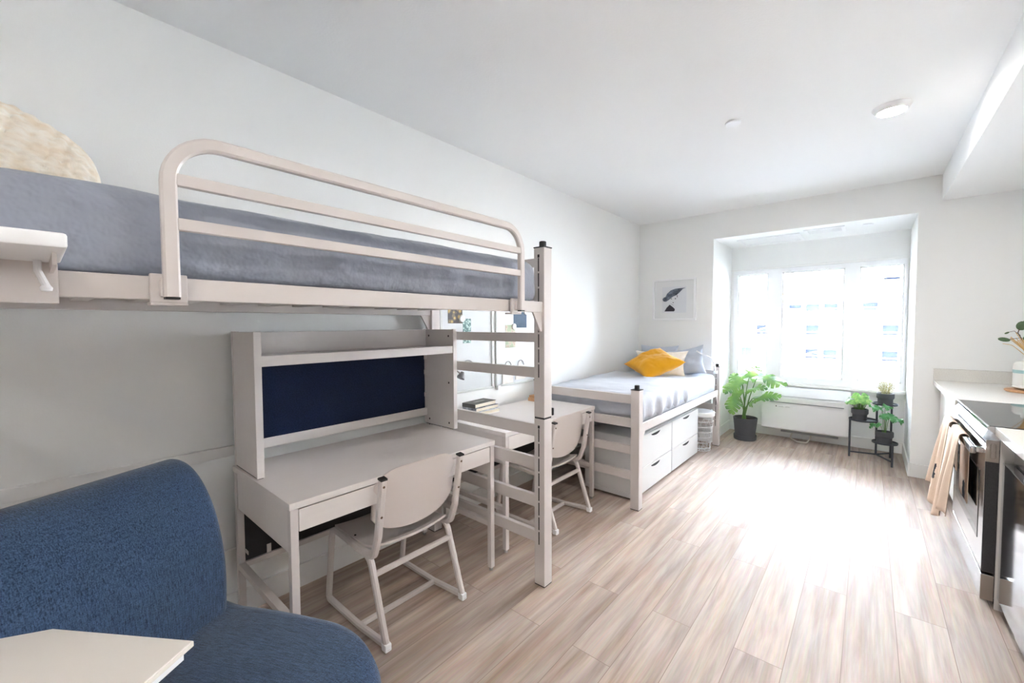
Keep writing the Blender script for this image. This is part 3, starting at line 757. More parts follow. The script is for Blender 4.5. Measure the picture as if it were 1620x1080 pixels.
def pattern(name, c1, c2, c3, scale):
    m = bpy.data.materials.new(name); m.use_nodes = True; nt = m.node_tree; N = nt.nodes; L = nt.links
    b = N['Principled BSDF']; b.inputs['Roughness'].default_value = .7
    tc = N.new('ShaderNodeTexCoord'); v = N.new('ShaderNodeTexVoronoi'); v.inputs['Scale'].default_value = scale
    L.new(tc.outputs['Object'], v.inputs['Vector'])
    r = N.new('ShaderNodeValToRGB'); L.new(v.outputs['Distance'], r.inputs[0]); r.color_ramp.interpolation = 'CONSTANT'
    e = r.color_ramp.elements; e[0].color = (*lin(c1), 1); e[1].color = (*lin(c2), 1); e[1].position = .35
    k = e.new(.55); k.color = (*lin(c3), 1)
    L.new(r.outputs[0], b.inputs['Base Color']); return m
PAPERW = mat('paper_white', (238, 238, 238), .8)
def board(y0, y1, label):
    z0, z1 = .915, 1.60
    t = thing('whiteboard', label, 'board', (XW, (y0+y1)/2, z0))
    obj('panel', bx(XW+.001, XW+.012, y0+.01, y1-.01, z0+.01, z1-.01, bev=.001), mat('whiteboard_face', (206, 209, 211), .4), t)
    b = B()
    for q in ((y0, y1, z0, z0+.016), (y0, y1, z1-.016, z1), (y0, y0+.022, z0, z1), (y1-.022, y1, z0, z1)): box(b, XW+.001, XW+.022, *q, bev=.003)
    obj('frame', b, mat('pale_aluminium', (200, 202, 200), .45), t)
board(1.905, 2.46, 'white board on the wall behind the books, left of the pair')
board(2.49, 3.12, 'white board on the wall right of the pair, hung with small pale ornaments')
def wallprint(name, y0, y1, z0, z1, m, label, x=XW+.0125):
    o = obj(name, bx(x, x+.0015, y0, y1, z0, z1, bev=0), m, smooth=0); center(o); tag(o, label, 'print')
wallprint('art_print', 1.985, 2.125, 1.442, 1.60, pattern('tan_motif', (196, 170, 112), (120, 108, 92), (74, 72, 74), 28), 'small tan and brown patterned print, leftmost on the white boards')
wallprint('art_print', 2.13, 2.213, 1.292, 1.478, pattern('teal_motif', (196, 214, 210), (150, 182, 178), (96, 124, 124), 60), 'narrow teal floral print on the left white board')
wallprint('art_print', 2.72, 2.90, 1.404, 1.56, mat('slate_blue_card', (86, 104, 124), .8, var=(40, .4, (100, 118, 138))), 'plain slate blue card on the right white board')
wallprint('art_print', 2.612, 2.745, 1.235, 1.43, pattern('sand_motif', (188, 172, 158), (198, 194, 174), (172, 184, 158), 30), 'pale sand patterned print on the right white board')
def magnet(y, z, label):
    b = lathe(B(), [(0, .012), (.022, .011), (.0265, .007), (.027, 0), (0, 0)], (0, 0, 0), 24); xf(b, Matrix.Translation((XW+.014, y, z)) @ Matrix.Rotation(PI/2, 4, 'Y'))
    o = obj('round_magnet', b, PWHITE); center(o); tag(o, label, 'magnet', 'white round magnets holding the prints')
magnet(2.12, 1.478, 'white round magnet between the tan print and the teal print')
magnet(2.722, 1.414, 'white round magnet between the blue card and the sand print')
magnet(2.885, 1.545, 'white round magnet at the upper right corner of the slate blue card')
# pale ornaments on the boards
t = thing('wire_hanger', 'thin wire arch ornament on the left white board', 'ornament', (XW+.02, 2.15, 1.1))
b = B(); tube(b, [(XW+.02, 2.10+.07*math.cos(a)+.07, 1.09+.07*math.sin(a)) for a in [PI*k/12 for k in range(13)]], .004, 8); obj('wire', b, mat('grey_wire', (150, 150, 152), .4), t)
for k, (y, label) in enumerate(((2.57, 'pale cut-out bag shape with wire loop on the right board, left one'), (2.74, 'pale cut-out bag shape with wire loop on the right board, right one'))):
    t = thing('bag_ornament', label, 'ornament', (XW+.02, y+.06, .94))
    b = B(); box(b, XW+.014, XW+.02, y, y+.135, .932+k*.02, 1.075, bev=.002); obj('body', b, mat('ivory_card', (232, 228, 222), .8, var=(20, .6, (216, 208, 198))), t)
    b = B(); tube(b, [(XW+.018, y+.07+.04*math.cos(a), 1.075+.045*math.sin(a)) for a in [PI*j/10 for j in range(11)]], .003, 8); obj('loop', b, mat('grey_wire', (150, 150, 152), .4), t)
t = obj('wall_bracket', bx(XW+.002, XW+.03, 2.50, 2.535, .893, .93, bev=.003), PWHITE); center(t); tag(t, 'small white bracket below the lower left corner of the right white board', 'bracket')

# ------------------------------------------------------------------ framed picture on the far wall
t = thing('framed_picture', 'square white framed drawing of a woman in a dark hat', 'picture', (-1.872, YF, 1.477))
px0, px1, pz0, pz1 = -2.142, -1.603, 1.476, 2.0
b = B()
for q in ((px0, px1, pz0, pz0+.024), (px0, px1, pz1-.024, pz1), (px0, px0+.024, pz0+.02, pz1-.02), (px1-.024, px1, pz0+.02, pz1-.02)): box(b, q[0], q[1], YF-.032, YF-.001, q[2], q[3], bev=.002)
obj('frame', b, PWHITE, t)
obj('mat_board', bx(px0+.02, px1-.02, YF-.014, YF-.008, pz0+.02, pz1-.02, bev=0), mat('mat_board', (226, 228, 229), .9), t)
pr = obj('print', bx(px0+.125, px1-.115, YF-.0155, YF-.014, pz0+.095, pz1-.10, bev=0), mat('print_paper', (218, 221, 226), .9), t)
def art(name, pts, m, y=.0165):
    sx = lambda p: (px0+(p[0]-240)/745*(px1-px0), pz1-(p[1]-(240-(p[0]-240)*.075))/(690+(p[0]-240)*.08)*(pz1-pz0))
    b = B(); prism(b, [sx(p) for p in pts], 1, YF-y-.0006, YF-y+.001); obj(name, b, m, pr, smooth=0)
INK = mat('ink_wash', (70, 78, 92), .9, var=(22, .9, (132, 142, 160)))
INKD = mat('ink_dark', (60, 58, 70), .9)
art('hat', [(418, 560), (440, 538), (470, 528), (500, 470), (560, 415), (640, 385), (815, 366), (765, 390), (700, 460), (660, 495), (600, 520), (560, 555), (520, 585), (480, 608), (445, 605), (425, 590)], INK)
art('dress', [(455, 776), (490, 715), (545, 660), (600, 700), (635, 735), (632, 765), (615, 776)], INKD)
for q in ([(628, 556), (645, 545), (656, 556), (645, 566)], [(562, 560), (575, 552), (586, 562), (574, 569)], [(593, 622), (605, 615), (618, 624), (606, 632)], [(560, 640), (564, 640), (612, 672), (606, 672)], [(668, 498), (680, 498), (676, 540), (670, 530)]): art('face_line', q, INKD)

# ------------------------------------------------------------------ air conditioner
t = thing('air_conditioner', 'long white wall air conditioner under the window', 'air conditioner', (-.565, 6.05, .15))
ax0, ax1 = -.995, -.14
prof = [(6.178, .135), (5.96, .135), (5.935, .15), (5.93, .17), (5.945, .50), (5.96, .555), (6.02, .62), (6.07, .65), (6.178, .655)]
b = B(); prism(b, prof, 0, ax0, ax1)
bmesh.ops.bevel(b, geom=[e for e in b.edges if abs(e.verts[0].co.x-e.verts[1].co.x) < 1e-4], offset=.008, segments=2, affect='EDGES')
obj('housing', b, PWHITE, t)
b = B(); box(b, ax0+.09, ax1-.05, 5.936, 5.95, .468, .474); 
obj('louver_gap', b, mat('louver_shadow', (120, 124, 132), .7), t)
b = B(); box(b, ax0+.09, ax1-.05, 5.94, 5.955, .48, .528, bev=.003); obj('louver', b, PWHITE, t)
b = B(); box(b, ax0+.06, ax1-.03, 5.944, 5.957, .548, .552); obj('grille_line', b, mat('louver_line', (196, 198, 204), .6), t)
b = B(); box(b, -.845, -.833, 5.93, 5.9425, .416, .428, bev=.002); obj('sensor', b, DARKGAP, t)
b = B(); box(b, -.815, -.765, 5.932, 5.942, .418, .423); box(b, -.745, -.70, 5.932, 5.942, .419, .422); obj('marking', b, mat('marking_grey', (176, 178, 182), .6), t)
b = B(); box(b, ax0+.2, ax1-.1, 6.0, 6.16, .10, .135); obj('sub_base', b, mat('ac_under', (150, 152, 156), .6), t)
b = B(); tube(b, fillet([(-.68, 6.10, .112), (-.70, 6.03, .03), (-.62, 5.97, .009), (-.53, 5.97, .009), (-.50, 6.05, .06), (-.50, 6.10, .115)], .03, 6), .008, 10)
o = obj('power_cord', b, mat('cord_ivory', (226, 222, 210), .5)); center(o); tag(o, 'ivory power cord looping out below the air conditioner', 'cord')

# ------------------------------------------------------------------ plants
def pot(t, c, r0, r1, z0, z1, band=None, m=PLANTER):
    x, y = c
    p = [(0, z0), (r0, z0), (r0+.003, z0+.004)]
    if band: p += [(r0+(band[0])*.4, band[1]-.006), (r0+band[0]*.5, band[1]), (r1-.004, band[1]+.004), (r1, band[1]+.012)]
    p += [(r1, z1-.004), (r1-.003, z1), (r1-.010, z1), (r1-.014, z1-.03), (0, z1-.031)]
    obj('pot', lathe(B(), p, (x, y, 0), 40), m, t)
    obj('soil', lathe(B(), [(0, z1-.022), (r1*.5, z1-.02), (r1-.016, z1-.028), (r1-.016, z1-.032), (0, z1-.032)], (x, y, 0), 24), SOIL, t)
def monstera_leaf(L, Wd, slits, M, curl=.25, rnd=0):
    b = B(); n = slits; K = 5
    mid = lambda s: Vector((0, s*L, -curl*L*s*s))
    def wid(s): return Wd*.5*(math.sin(PI*min(1, (s*.92+.10)))**.62)
    for side in (1, -1):
        for i in range(n):
            s0, s1 = i/n, (i+1)/n
            for k in range(K):
                q = []
                for kk, (sa) in ((k, 0), (k, 1), (k+1, 1), (k+1, 0)):
                    f = kk/K
                    g = .0 if f < .42 else .16*(f-.42)/.58
                    ss = s0+(s1-s0)*(g if sa == 0 else 1-g)
                    if i == 0 and sa == 0: ss = s0
                    base = mid(ss); w = wid(.5*(s0+s1)*.35+ss*.65)
                    lean = .20*L*f*(1-.6*ss)*(1 if ss > .15 else -.9)
                    p = base+Vector((side*w*f, lean, -.10*w*f*f*2+.02*math.sin(ss*9+rnd)*f))
                    q.append(b.verts.new(p))
                b.faces.new(q if side > 0 else q[::-1])
    bmesh.ops.remove_doubles(b, verts=b.verts, dist=.0004)
    return xf(b, M)
PX, PY = -1.135, 5.74
t = thing('monstera_plant', 'tall monstera plant in a charcoal pot beside the air conditioner', 'plant', (PX, PY, 0))
pot(t, (PX, PY), .105, .133, .022, .275)
obj('saucer', lathe(B(), [(0, 0), (.118, 0), (.124, .008), (.126, .058), (.121, .058), (.118, .02), (0, .02)], (PX, PY, 0), 40), PLANTER, t)
leaves = [  # stem end point, leaf direction, leaf normal, length, width
    ((-1.00, 5.74, .80), (.75, -.25, -.10), (.25, -.45, .8), .30, .24),
    ((-1.17, 5.66, .73), (-.5, -.55, -.35), (-.1, -.75, .6), .24, .20),
    ((-1.21, 5.64, .60), (-.25, -.35, -.9), (-.3, -.85, .3), .27, .22),
    ((-1.09, 5.64, .63), (.62, -.35, .30), (-.3, -.6, .8), .22, .12),
    ((-1.03, 5.70, .52), (.80, -.2, .32), (-.2, -.75, .55), .27, .13),
    ((-1.12, 5.85, .76), (.1, .3, .25), (.1, -.8, .5), .24, .22),
    ((-1.19, 5.82, .68), (-.4, .2, .35), (.2, -.7, .7), .19, .18),
    ((-1.08, 5.68, .44), (.25, -.5, .35), (-.2, -.6, .6), .16, .11),
]
sm = B()
for e, d, nn, L, Wd in leaves:
    s = Vector((PX+random.uniform(-.03, .03), PY+random.uniform(-.03, .03), .25)); e = Vector(e)
    tube(sm, [s, s.lerp(e, .4)+Vector((0, 0, .07)), s.lerp(e, .8)+Vector((0, 0, .05)), e], .0065, 8, taper=lambda q: 1.2-.6*q)
obj('stems', sm, STEM, t)
for i, (e, d, nn, L, Wd) in enumerate(leaves):
    Y = Vector(d).normalized(); Z = Vector(nn); X = Y.cross(Z).normalized(); Z = X.cross(Y)
    M = Matrix((X, Y, Z)).transposed().to_4x4(); M.translation = e
    obj('leaf', monstera_leaf(L, Wd, 6, M, .22, i), LEAF, t, smooth=60)

# plant stand
SC, SL, SF, SB = (.085, 5.76), (-.130, 5.715), (.205, 5.525), (.203, 5.90)
t = thing('plant_stand', 'charcoal metal three tier plant stand holding three pots', 'plant stand', (.07, 5.74, 0))
ZM, ZT, ZL = .40, .572, .205
for p, z in ((SL, ZM+.012), (SF, ZL+.012), (SB, ZT)): obj('leg', tube(B(), [(p[0], p[1], 0), (p[0], p[1], z)], .0095, 12), STANDM, t)
obj('center_post', tube(B(), [(SC[0], SC[1], .045), (SC[0], SC[1], ZT)], .0095, 12), STANDM, t)
for p in (SL, SF, SB): obj('arm', tube(B(), [(SC[0], SC[1], .052), (p[0], p[1], .052)], .008, 10), STANDM, t)
trays = []
for name, (x, y), z, r in (('m', ((SC[0]+SL[0])/2, (SC[1]+SL[1])/2-.01), ZM, .118), ('t', ((SC[0]+SB[0])/2+.005, (SC[1]+SB[1])/2), ZT, .1), ('l', ((SC[0]+SF[0])/2+.005, (SC[1]+SF[1])/2), ZL, .1)):
    obj('tray', lathe(B(), [(0, z), (r, z), (r+.002, z+.003), (r+.002, z+.018), (r-.002, z+.018), (r-.003, z+.004), (0, z+.004)], (x, y, 0), 40), STANDM, t)
    trays.append((x, y, z+.004))
def band_pot(t, x, y, z): pot(t, (x, y), .058, .072, z, z+.118, (.009, z+.06))
# middle tray: round leaf plant
x, y, z = trays[0]; x -= .03
t = thing('round_leaf_plant', 'bushy round leaved plant in a charcoal pot on the left tray of the stand', 'plant', (x, y, z))
band_pot(t, x, y, z)
b = B(); st = B(); rr = random.Random(3)
for i in range(58):
    a = rr.uniform(0, 2*PI); e = rr.uniform(.0, 1); R = .115*math.sqrt(rr.uniform(.1, 1)); h = .12+.13*rr.random()*(1-.5*(R/.115)**2)+.04
    c = Vector((x+R*math.cos(a), y+R*math.sin(a), z+h)); nrm = Vector((math.cos(a)*.9*R/.115, math.sin(a)*.9*R/.115-.35, .6+rr.uniform(-.2, .4))).normalized()
    X = nrm.orthogonal().normalized(); Yv = nrm.cross(X); r = rr.uniform(.018, .034)
    ctr = b.verts.new(c+nrm*.004); ring = [b.verts.new(c+(X*math.cos(2*PI*k/9)+Yv*math.sin(2*PI*k/9))*r*(1+.12*math.sin(3*2*PI*k/9+i))-nrm*.003*rr.random()) for k in range(9)]
    for k in range(9): b.faces.new((ctr, ring[k], ring[(k+1) % 9]))
    tube(st, [(x+.3*R*math.cos(a), y+.3*R*math.sin(a), z+.095), (x+.7*R*math.cos(a), y+.7*R*math.sin(a), z+.06+h*.6), c], .0016, 5)
obj('foliage', b, LEAF2, t); obj('stems', st, STEM, t)
# top tray: dry herb
x, y, z = trays[1]
t = thing('wispy_herb', 'wispy dried looking herb in a charcoal pot on the top tray of the stand', 'plant', (x, y, z))
band_pot(t, x, y, z)
b = B(); st = B()
for i in range(46):
    a = rr.uniform(0, 2*PI); R = .055*math.sqrt(rr.random()); h = rr.uniform(.16, .26) if i > 3 else rr.uniform(.30, .36)
    p0 = Vector((x+.5*R*math.cos(a), y+.5*R*math.sin(a), z+.095)); p1 = Vector((x+1.25*R*math.cos(a), y+1.25*R*math.sin(a), z+h))
    tube(st, [p0, p0.lerp(p1, .5)+Vector((rr.uniform(-.01, .01), rr.uniform(-.01, .01), 0)), p1], .0011, 5)
    for k in range(7 if i > 3 else 12):
        f = rr.uniform(.35, 1); c = p0.lerp(p1, f)+Vector((rr.uniform(-.013, .013), rr.uniform(-.013, .013), rr.uniform(-.008, .008)))
        d = Vector((rr.uniform(-1, 1), rr.uniform(-1, 1), rr.uniform(-.2, 1))).normalized(); s = d.orthogonal().normalized()*.0035
        v = [b.verts.new(c), b.verts.new(c+d*.006+s), b.verts.new(c+d*.013), b.verts.new(c+d*.006-s)]; b.faces.new(v)
obj('foliage', b, HERB, t); obj('stems', st, HERB, t)
# low tray: split leaf plant
x, y, z = trays[2]; x -= .005
t = thing('split_leaf_plant', 'small plant with split green leaves in a charcoal pot on the lowest tray', 'plant', (x, y, z))
band_pot(t, x, y, z); st = B()
lv = [((x-.025, y, z+.34), (-.55, -.3, .2), (.1, -.5, .8), .11, .09), ((x+.02, y-.02, z+.29), (.5, -.3, -.15), (.2, -.5, .8), .13, .10), ((x+.035, y-.03, z+.27), (.9, -.2, -.3), (.2, -.3, .9), .10, .07),
      ((x-.04, y-.02, z+.20), (-.85, -.2, -.35), (-.2, -.5, .7), .09, .07), ((x+.0, y+.02, z+.36), (.2, .4, .1), (.1, -.6, .8), .10, .09), ((x+.01, y-.03, z+.31), (-.2, -.6, -.3), (0, -.6, .7), .10, .08)]
for i, (e, d, nn, L, Wd) in enumerate(lv):
    e = Vector(e); tube(st, [(x+.3*(e.x-x), y, z+.09), (x+.6*(e.x-x), y, z+.09+.6*(e.z-z-.09)), e], .0022, 6)
    Y = Vector(d).normalized(); Z = Vector(nn); X = Y.cross(Z).normalized(); Z = X.cross(Y)
    M = Matrix((X, Y, Z)).transposed().to_4x4(); M.translation = e
    obj('leaf', monstera_leaf(L, Wd, 5, M, .15, i), LEAF3, t, smooth=60)
obj('stems', st, STEM, t)

# ------------------------------------------------------------------ kitchen
RY0, RY1 = 3.10, 4.04          # range
FX = .458
CT0, CT1 = .872, .914
t = thing('corner_countertop', 'pale quartz countertop with backsplash between range and far wall', 'countertop', (.8, 4.68, CT0))
obj('slab', bx(.452, XR, RY1+.004, YF, CT0, CT1, bev=.003), QUARTZ, t)
obj('backsplash', bx(.452, XR, YF-.02, YF, CT1, 1.02, bev=.002), QUARTZ, t)
t = thing('near_countertop', 'pale quartz countertop on the near side of the range, over the dishwasher', 'countertop', (.8, 2.0, CT0))
obj('slab', bx(.486, XR, .9, RY0-.004, CT0, CT1, bev=.003), QUARTZ, t)
t = thing('base_cabinet', 'white base cabinet under the countertop between range and far wall', 'cabinet', (.8, 4.68, 0))
obj('body', bx(.52, XR-.003, RY1+.006, YF-.016, .1, CT0, bev=.002), CABW, t)
obj('toe_kick', bx(.57, XR-.003, RY1+.006, YF-.016, 0, .1, bev=0), CABW, t)
for y0, y1 in ((RY1+.01, 4.66), (4.665, YF-.02)): obj('door', bx(.50, .52, y0, y1, .11, CT0-.01, bev=.003), CABW, t)
t = thing('end_panel', 'narrow white cabinet end panel between range and dishwasher', 'cabinet panel', (.8, RY0-.02, 0))
obj('panel', bx(.504, XR-.003, RY0-.014, RY0-.005, 0, CT0, bev=.002), CABW, t)
t = thing('kitchen_range', 'stainless steel kitchen range with black glass cooktop and two towels', 'range', (.8, 3.57, 0))
obj('body', bx(.505, XR-.012, RY0+.004, RY1-.002, .05, .885, bev=.002), DARKSIDE, t)
for y in (RY0+.05, RY1-.05): obj('foot', lathe(B(), [(0, 0), (.02, 0), (.02, .02), (.008, .024), (.008, .05), (0, .05)], (.53, y, 0), 16), BLACK, t)
b = B(); box(b, FX+.008, XR-.02, RY0, RY1, .905, .917, bev=.003); ct = obj('cooktop', b, GLASSB, t)
b = B(); box(b, FX, FX+.009, RY0-.001, RY1+.001, .898, .918, bev=.003); box(b, FX+.005, FX+.06, RY0-.002, RY0+.003, .882, .914); obj('steel_edge', b, CHROME, ct)
b = B(); box(b, FX+.01, XR-.02, RY0+.001, RY1-.001, .884, .905); obj('cooktop_rim', b, BLACK, ct)
b = B(); prism(b, [(FX+.004, .896), (FX-.012, .85), (FX-.004, .842), (.505, .842), (.505, .896)], 1, RY0+.003, RY1-.003); obj('control_panel', b, CHROME, t)
b = B()
for y in (3.2, 3.32, 3.82, 3.94):
    q = lathe(B(), [(0, .026), (.016, .025), (.02, .02), (.021, 0), (0, 0)], (0, 0, 0), 20); xf(q, Matrix.Translation((FX-.004, y, .872)) @ Matrix.Rotation(-PI/2-.33, 4, 'Y'))
    q.free()
# vent grille line under the panel
b = B()
for i in range(3): box(b, FX+.006, FX+.02, RY0+.02, RY1-.02, .815+i*.009, .8195+i*.009)
obj('vent_slots', b, DARKGAP, t)
b = B(); box(b, FX+.012, .505, RY0+.005, RY1-.005, .80, .843); obj('vent_strip', b, STEEL, t)
d = B(); box(d, FX, .505, RY0+.004, RY1-.004, .172, .798, bev=.004); od = obj('oven_door', d, STEEL, t)
b = B(); box(b, FX+.001, .503, RY0+.0025, RY0+.0055, .175, .735); obj('door_side', b, DARKSIDE, od)
b = B(); box(b, FX+.0, .503, RY0+.0015, RY0+.0055, .735, .845); obj('door_side_cap', b, STEELW, od)
b = B(); sweep(b, fillet([(FX+.018, RY0, .752), (FX+.034, RY0, .752), (FX+.034, RY0, .828), (FX+.018, RY0, .828)], .007, 5, closed=True), csec(.0025, 8), normal=(0, 1, 0), closed=True); obj('embossed_loop', b, STEELW, od)
b = B(); box(b, FX-.002, FX+.001, RY0+.12, RY1-.12, .30, .66, bev=.001); obj('door_window', b, GLASSB, od)
b = B(); box(b, FX-.052, FX-.028, RY0+.02, RY1-.02, .762, .802, bev=.007)
for y in (RY0+.05, RY1-.05): box(b, FX-.03, FX+.004, y-.014, y+.014, .768, .796, bev=.004)
obj('handle', b, PWHITE if False else CHROME, od)
d = B(); box(d, FX, .505, RY0+.004, RY1-.004, .03, .16, bev=.004); odr = obj('drawer', d, STEEL, t)
b = B(); box(b, FX+.001, .503, RY0+.002, RY0+.0055, .032, .158); obj('drawer_side', b, STEELW, odr)
# towels over the handle
def towel_mat():
    m = mat('linen_towel', (226, 204, 184), .95, spec=.1, bump=(220, .4, .001))
    nt = m.node_tree; N = nt.nodes; L = nt.links; b = N['Principled BSDF']
    tc = N.new('ShaderNodeTexCoord'); sp = N.new('ShaderNodeSeparateXYZ'); L.new(tc.outputs['Object'], sp.inputs[0])
    nz = N.new('ShaderNodeTexNoise'); nz.inputs['Scale'].default_value = 30; L.new(tc.outputs['Object'], nz.inputs['Vector'])
    def band(src, c, h):
        a = N.new('ShaderNodeMath'); a.operation = 'SUBTRACT'; L.new(src, a.inputs[0]); a.inputs[1].default_value = c
        w = N.new('ShaderNodeMath'); w.operation = 'MULTIPLY_ADD'; L.new(nz.outputs['Fac'], w.inputs[0]); w.inputs[1].default_value = .06; L.new(a.outputs[0], w.inputs[2])
        q = N.new('ShaderNodeMath'); q.operation = 'SUBTRACT'; L.new(w.outputs[0], q.inputs[0]); q.inputs[1].default_value = .03
        ab = N.new('ShaderNodeMath'); ab.operation = 'ABSOLUTE'; L.new(q.outputs[0], ab.inputs[0])
        lt = N.new('ShaderNodeMath'); lt.operation = 'LESS_THAN'; L.new(ab.outputs[0], lt.inputs[0]); lt.inputs[1].default_value = h
        return lt.outputs[0]
    m1 = N.new('ShaderNodeMath'); m1.operation = 'MULTIPLY'; L.new(band(sp.outputs['Y'], -.02, .04), m1.inputs[0]); L.new(band(sp.outputs['Z'], .22, .05), m1.inputs[1])
    mx = N.new('ShaderNodeMix'); mx.data_type = 'RGBA'; mx.inputs['A'].default_value = (*lin((226, 204, 184)), 1); mx.inputs['B'].default_value = (*lin((52, 54, 62)), 1)
    L.new(m1.outputs[0], mx.inputs['Factor']); L.new(mx.outputs['Result'], b.inputs['Base Color'])
    return m
TOWEL = towel_mat()
def towel(y0, y1, zf, zb, seed, label):
    b = B(); hx = FX-.04; prof = []
    for k in range(22): prof.append((hx-.019-.0, zf+(.79-zf)*k/21, 1-k/21))
    for k in range(1, 8): a = PI*k/8; prof.append((hx-.019*math.cos(a), .79+.02*math.sin(a), 0))
    for k in range(14): prof.append((hx+.019, .79-(.79-zb)*k/13, .0))
    n = 26; G = []
    for j in range(n+1):
        s = j/n; y = y0+(y1-y0)*s; row = []
        for i, (x, z, f) in enumerate(prof):
            wv = math.sin(s*2*PI*1.9+seed+.6*f)*.024*f**.6+math.sin(s*2*PI*4.3+seed*2+f)*.007*f
            gather = 1-.22*(1-f)
            yy = (y0+y1)/2+(y-(y0+y1)/2)*(gather+.10*f)
            row.append(b.verts.new((x-.045*f-abs(wv)*.9+wv*.3, yy, z-(.79-zf)*.11*f*math.sin(s*5.2+seed*2))))
        G.append(row)
    for j in range(n):
        for i in range(len(prof)-1): b.faces.new((G[j][i], G[j][i+1], G[j+1][i+1], G[j+1][i]))
    o = obj('tea_towel', b, TOWEL, smooth=80); md = o.modifiers.new('thickness', 'SOLIDIFY'); md.thickness = .003; md.offset = 1
    center(o); tag(o, label, 'towel', 'beige tea towels on the oven handle')
towel(3.72, 4.02, .30, .5, .4, 'beige tea towel with dark patch on the oven handle, nearer the window')
towel(3.34, 3.69, .30, .42, 2.0, 'beige tea towel with dark patch on the oven handle, nearer the dishwasher')
# dishwasher
t = thing('dishwasher', 'stainless steel dishwasher below the near countertop', 'dishwasher', (.8, 2.75, 0))
dy0, dy1 = 2.44, RY0-.016
obj('body', bx(.562, XR-.02, dy0, dy1, .09, CT0-.004, bev=.002), CABW, t)
obj('door', bx(.512, .560, dy0+.003, dy1, .06, .745, bev=.003), mat('dishwasher_steel', (200, 204, 210), .10, metal=1.), t)
obj('control_strip', bx(.548, .562, dy0+.003, dy1, .752, CT0-.004, bev=.003), STEEL, t)
obj('toe_kick', bx(.57, .59, dy0, dy1, 0, .10, bev=0), BLACK, t)
t = thing('base_cabinet', 'white base cabinet under the near countertop, closest to the camera', 'cabinet', (.8, 1.7, 0))
obj('body', bx(.535, XR-.003, .92, dy0-.004, .1, CT0, bev=.002), CABW, t)
obj('toe_kick', bx(.58, XR-.003, .92, dy0-.004, 0, .1, bev=0), CABW, t)
for y0, y1 in ((.925, 1.67), (1.675, dy0-.008)): obj('door', bx(.515, .535, y0, y1, .11, CT0-.01, bev=.003), CABW, t)
# counter things
VX, VY = .955, 5.06
t = thing('bottle_vase', 'white ceramic bottle vase with soft shoulders on the corner countertop', 'vase', (VX, VY, CT1))
obj('body', lathe(B(), [(0, 0), (.078, 0), (.083, .006), (.084, .17), (.08, .195), (.066, .21), (.034, .218), (.034, .235), (.03, .236), (.028, .215), (0, .2)], (VX, VY, CT1), 40), CERAMIC, t)
obj('glaze_band', lathe(B(), [(.0838, .12), (.0846, .121), (.0846, .145), (.0838, .146)], (VX, VY, CT1), 40), mat('teal_band', (170, 205, 205), .4), t)
zt = CT1+.225
b = B(); lf = B()
br = [((VX, VY, zt), (VX-.03, VY-.02, zt+.12), (VX-.075, VY-.05, zt+.21), (VX-.06, VY-.06, zt+.29)), ((VX+.01, VY, zt), (VX+.05, VY, zt+.14), (VX+.06, VY-.02, zt+.27), (VX+.05, VY-.03, zt+.34))]
for p in br: tube(b, [Vector(q) for q in p], .003, 6)
tube(b, [(VX-.06, VY-.045, zt+.19), (VX-.095, VY-.06, zt+.225), (VX-.125, VY-.06, zt+.215)], .0018, 6)
tube(b, [(VX-.065, VY-.045, zt+.17), (VX-.115, VY-.05, zt+.16)], .0018, 6)
def oval(lf, c, d, nn, L, Wd):
    Y = Vector(d).normalized(); Z = Vector(nn); X = Y.cross(Z).normalized(); Z = X.cross(Y); c = Vector(c)
    ctr = lf.verts.new(c+Y*L*.5+Z*.003)
    ring = [lf.verts.new(c+Y*L*(.5-.5*math.cos(a))+X*Wd*.5*math.sin(a)-Z*.002) for a in [2*PI*k/14 for k in range(14)]]
    for k in range(14): lf.faces.new((ctr, ring[k], ring[(k+1) % 14]))
for c, d, nn, L, Wd in (((VX-.11, VY-.05, zt+.155), (-.9, -.2, .1), (0, -.8, .6), .07, .042), ((VX-.065, VY-.055, zt+.23), (.1, -.2, .6), (-.1, -.95, .1), .075, .06), ((VX-.05, VY-.05, zt+.17), (.9, 0, -.1), (0, -.9, .4), .075, .05),
                        ((VX-.12, VY-.06, zt+.218), (-.8, -.2, -.5), (0, -.9, .3), .03, .014), ((VX-.02, VY-.03, zt+.10), (.6, 0, .5), (.1, -.9, .3), .08, .06), ((VX-.06, VY-.06, zt+.285), (.8, 0, .1), (0, -.9, .5), .07, .05),
                        ((VX+.05, VY-.02, zt+.2), (-.6, -.1, .5), (0, -.9, .3), .07, .05), ((VX+.055, VY-.03, zt+.3), (.5, 0, .6), (0, -.9, .3), .07, .05), ((VX+.06, VY-.02, zt+.25), (.8, 0, .2), (0, -.9, .3), .07, .05)): oval(lf, c, d, nn, L, Wd)
t = thing('eucalyptus_branch', 'eucalyptus sprigs with round grey green leaves in the white vase', 'branch', (VX, VY, zt)); obj('stem', b, BROWN, t); obj('leaves', lf, EUCA, t)
b = B()
for i in range(26):
    a = rr.uniform(-.32, .14); h = rr.uniform(.12, .22)
    tube(b, [(VX-.005, VY-.005, zt), (VX+a*.12, VY-.02, zt+h*.5), (VX+a*.34, VY-.03+rr.uniform(-.02, .02), zt+h)], .0035, 5, taper=lambda q: .3+1.4*q*(1.25-q))
tube(b, fillet([(VX, VY, zt), (VX-.04, VY-.02, zt+.05), (VX-.10, VY-.04, zt+.115), (VX-.15, VY-.05, zt+.125)], .05, 5), .0022, 6)
o = obj('dried_grass', b, STRAW); center(o); tag(o, 'tan dried grass bunch in the white vase', 'dried grass')
TX, TY = .945, 4.80
o = obj('serving_board', lathe(B(), [(0, 0), (.15, 0), (.157, .006), (.157, .014), (.152, .018), (0, .018)], (TX, TY, CT1), 48), WOODB); center(o); tag(o, 'round light wooden serving board on the corner countertop', 'board')
